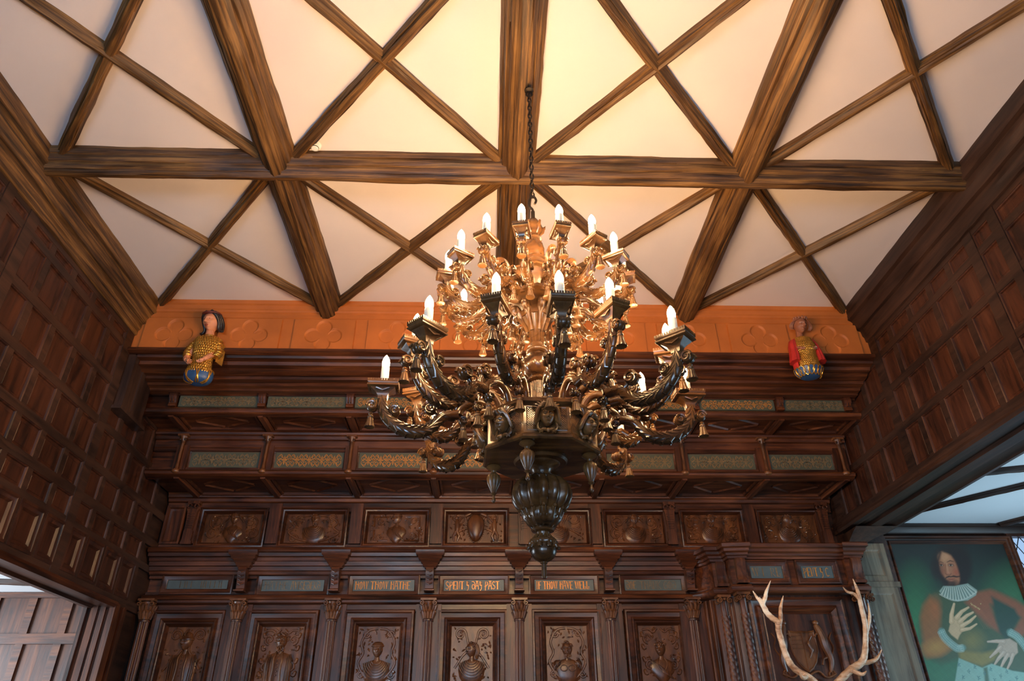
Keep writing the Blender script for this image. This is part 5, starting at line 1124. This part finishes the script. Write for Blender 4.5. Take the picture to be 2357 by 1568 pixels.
bp_=interp_prof([(4.405,fx-.01,fy,.045,.04),(4.412,fx-.01,fy,.085,.065),(4.44,fx-.012,fy,.120,.088),(4.49,fx-.015,fy,.134,.098),(4.53,fx-.012,fy,.122,.092)]); g=fig_body(bp_); O('base',g,'bluepaint',t,ang=60)
g=G()
for k in range(7):
    a=-PI+.25+k*.44; P=[]
    for f in np.linspace(0,1,9):
        i=int(f*(len(bp_)-1)); _,cx,cy,hx,hy=bp_[i]; aa=a+.38*f*(1 if k%2 else -1); P.append((cx+hx*1.03*math.cos(aa),cy+hy*1.03*math.sin(aa),bp_[i][0]))
    g.tube(P,.007,6)
g.tube([(fx-.012+.124*math.cos(a),fy+.094*math.sin(a),4.53) for a in np.linspace(0,2*PI,33)],.009,6); O('base_trim',g,'gilt',t)
# figure at the right: crowned, red cloak, lotus base
fx,fy=2.735,5.475
t=thing('carved_figure','painted crowned figure in a red cloak and gold tunic on a blue petal base','carved figure',(fx,fy,4.52))
g=G(); m=TRS((fx+.01,fy-.04,5.085),.165,rz=.12,rx=.30); g.join(head_g(56,48),m); g.tube([(fx,fy-.01,5.05),(fx,fy,4.985),(fx,fy+.005,4.95),(fx,fy,4.8)],[.032,.034,.048,.04],14)
for s in (-1,1): g.tube([(fx,fy,4.90),(fx+s*.09,fy,4.88),(fx+s*.12,fy-.02,4.80),(fx+s*.10,fy-.05,4.82)],.018,8)
for s in (-1,1): g.tube(smooth_path([(fx+s*.10,fy-.05,4.82),(fx+s*.075,fy-.09,4.80)],3),.017,8); hand_g(g,(fx+s*.08,fy-.088,4.80),(-s*.6,-.4,-.3),(0,.2,1),.055)
O('body',g,'skind',t,ang=60)
g=G(); gg=G(); gg.ball((0,.1,.14),(.42,.42,.42),20,12)
for s in (-1,1):
    for q in range(4): gg.tube(smooth_path([(s*.12,-.3,.45),(s*(.40+.06*q),-.15,.30-.04*q),(s*(.55+.06*q),-.05,-.05),(s*(.48+.05*q),0,-.25)],4),.035,6)
for a in np.linspace(-PI,PI,14): gg.ball((.37*math.sin(a),-.38*math.cos(a),.44),(.07,.07,.10),8,6)
g.join(gg,m); O('crown_and_braids',g,'gilt' if 0 else 'skind',t,ang=60)
g=G(); gm=G()
for ex in (-.145,.145): gm.ball((ex,-.395,.062),(.024,.012,.02),8,6)
g.join(gm,m); O('eyes',g,'black',t)
dp=interp_prof([(4.57,fx,fy,.100,.085),(4.66,fx,fy-.005,.100,.085),(4.75,fx,fy-.012,.088,.078),(4.83,fx,fy-.018,.098,.082),(4.91,fx,fy-.01,.082,.062),(4.96,fx,fy+.005,.045,.045)])
g=fig_body(dp,pleat=.02,freq=26); scales(g,dp[1:-4],13,-PI+.55,-.55,17,.030); g.tube([(fx+.05*math.cos(a),fy+.046*math.sin(a),4.953) for a in np.linspace(0,2*PI,25)],.010,6)
for s in (-1,1): g.ball((fx+s*.055,fy-.06,4.925),.014,8,6)
for s in (-1,1): g.tube(smooth_path([(fx+s*.055,fy-.062,4.92),(fx+s*.085,fy-.075,4.85),(fx+s*.125,fy-.05,4.72)],4),.005,6)
O('gold_tunic',g,'gilt',t,ang=60)
g=G()
for s in (-1,1):
    # sleeve: wide falling cone from shoulder to hand, open at the cuff
    R=[]
    for (x,y,z,hx,hy) in ((.045,.01,4.955,.02,.03),(.088,.0,4.925,.036,.045),(.108,-.01,4.86,.038,.055),(.114,-.02,4.79,.042,.060),(.120,-.025,4.72,.048,.062),(.124,-.025,4.67,.052,.064),(.124,-.02,4.668,.034,.046)):
        R.append([(fx+s*x+hx*(1+.06*math.sin(9*t_))*math.cos(t_),fy+y+hy*(1+.06*math.sin(9*t_))*math.sin(t_),z) for t_ in np.linspace(0,2*PI,40,endpoint=False)])
    g.rings(R)
pr=interp_prof([(4.565,fx,fy+.01,.122,.085),(4.66,fx,fy+.01,.128,.088),(4.75,fx,fy+.012,.125,.082),(4.85,fx,fy+.02,.115,.07)])
R=[]
for z,cx,cy,hx,hy in pr: R.append([(cx+hx*(1+.03*math.sin(22*a))*math.cos(a),cy+hy*(1+.03*math.sin(22*a))*math.sin(a),z) for a in np.linspace(-.62,PI+.62,60)])
R=[list(r)+[(p[0]*.94+fx*.06,p[1]*.9+(fy+.02)*.1,p[2]) for p in r[::-1]] for r in R]; g.rings(R)
O('red_cloak',g,'redpaint',t,ang=60)
g=fig_body(interp_prof([(4.515,fx,fy,.05,.04),(4.52,fx,fy,.085,.065),(4.545,fx,fy,.112,.088),(4.575,fx,fy,.118,.095)])); O('base',g,'bluepaint',t,ang=60)
gp=G(); gt=G()
for k in range(10):
    a=-PI-.1+k*.37; ca,sa=math.cos(a),math.sin(a)
    c=np.array((fx+.112*ca,fy+.09*sa,4.562)); u=np.array((-sa*.8,ca*.8,0)); up=np.array((ca*.25,sa*.25,1)); up/=np.linalg.norm(up)
    out=np.array((ca,sa,-.1)); ring=[c+u*.036*math.cos(b_)+up*(.045*math.sin(b_) if math.sin(b_)>0 else .05*math.sin(b_)*(1-.4*abs(math.cos(b_))))+out*.008*(1+math.sin(b_)) for b_ in np.linspace(0,2*PI,17)]
    gt.tube(ring,.0055,6); cc=sum(ring[:-1])/16+out*.006; gp.add([cc]+ring[:-1],[(0,i+1,(i+1)%16+1) for i in range(16)])
O('petals',gp,'bluepaint',t,ang=60); O('petal_trim',gt,'gilt',t)

for o in list(bpy.data.objects):
    if o.name.startswith('carved_figure') and o.type=='EMPTY':
        o.scale=(.93,1,.93); o.location.z+=.012
        for c in o.children:
            n_=len(c.data.vertices); co=np.empty(n_*3); c.data.vertices.foreach_get('co',co); co=co.reshape(-1,3); y=co[:,1]+o.location.y; z=co[:,2]*.93+o.location.z
            lim=np.where((z>4.752)&(z<4.81),5.492,5.549); co[:,1]=np.where(z>4.752,np.minimum(y,lim),y)-o.location.y; c.data.vertices.foreach_set('co',co.ravel()); c.data.update()
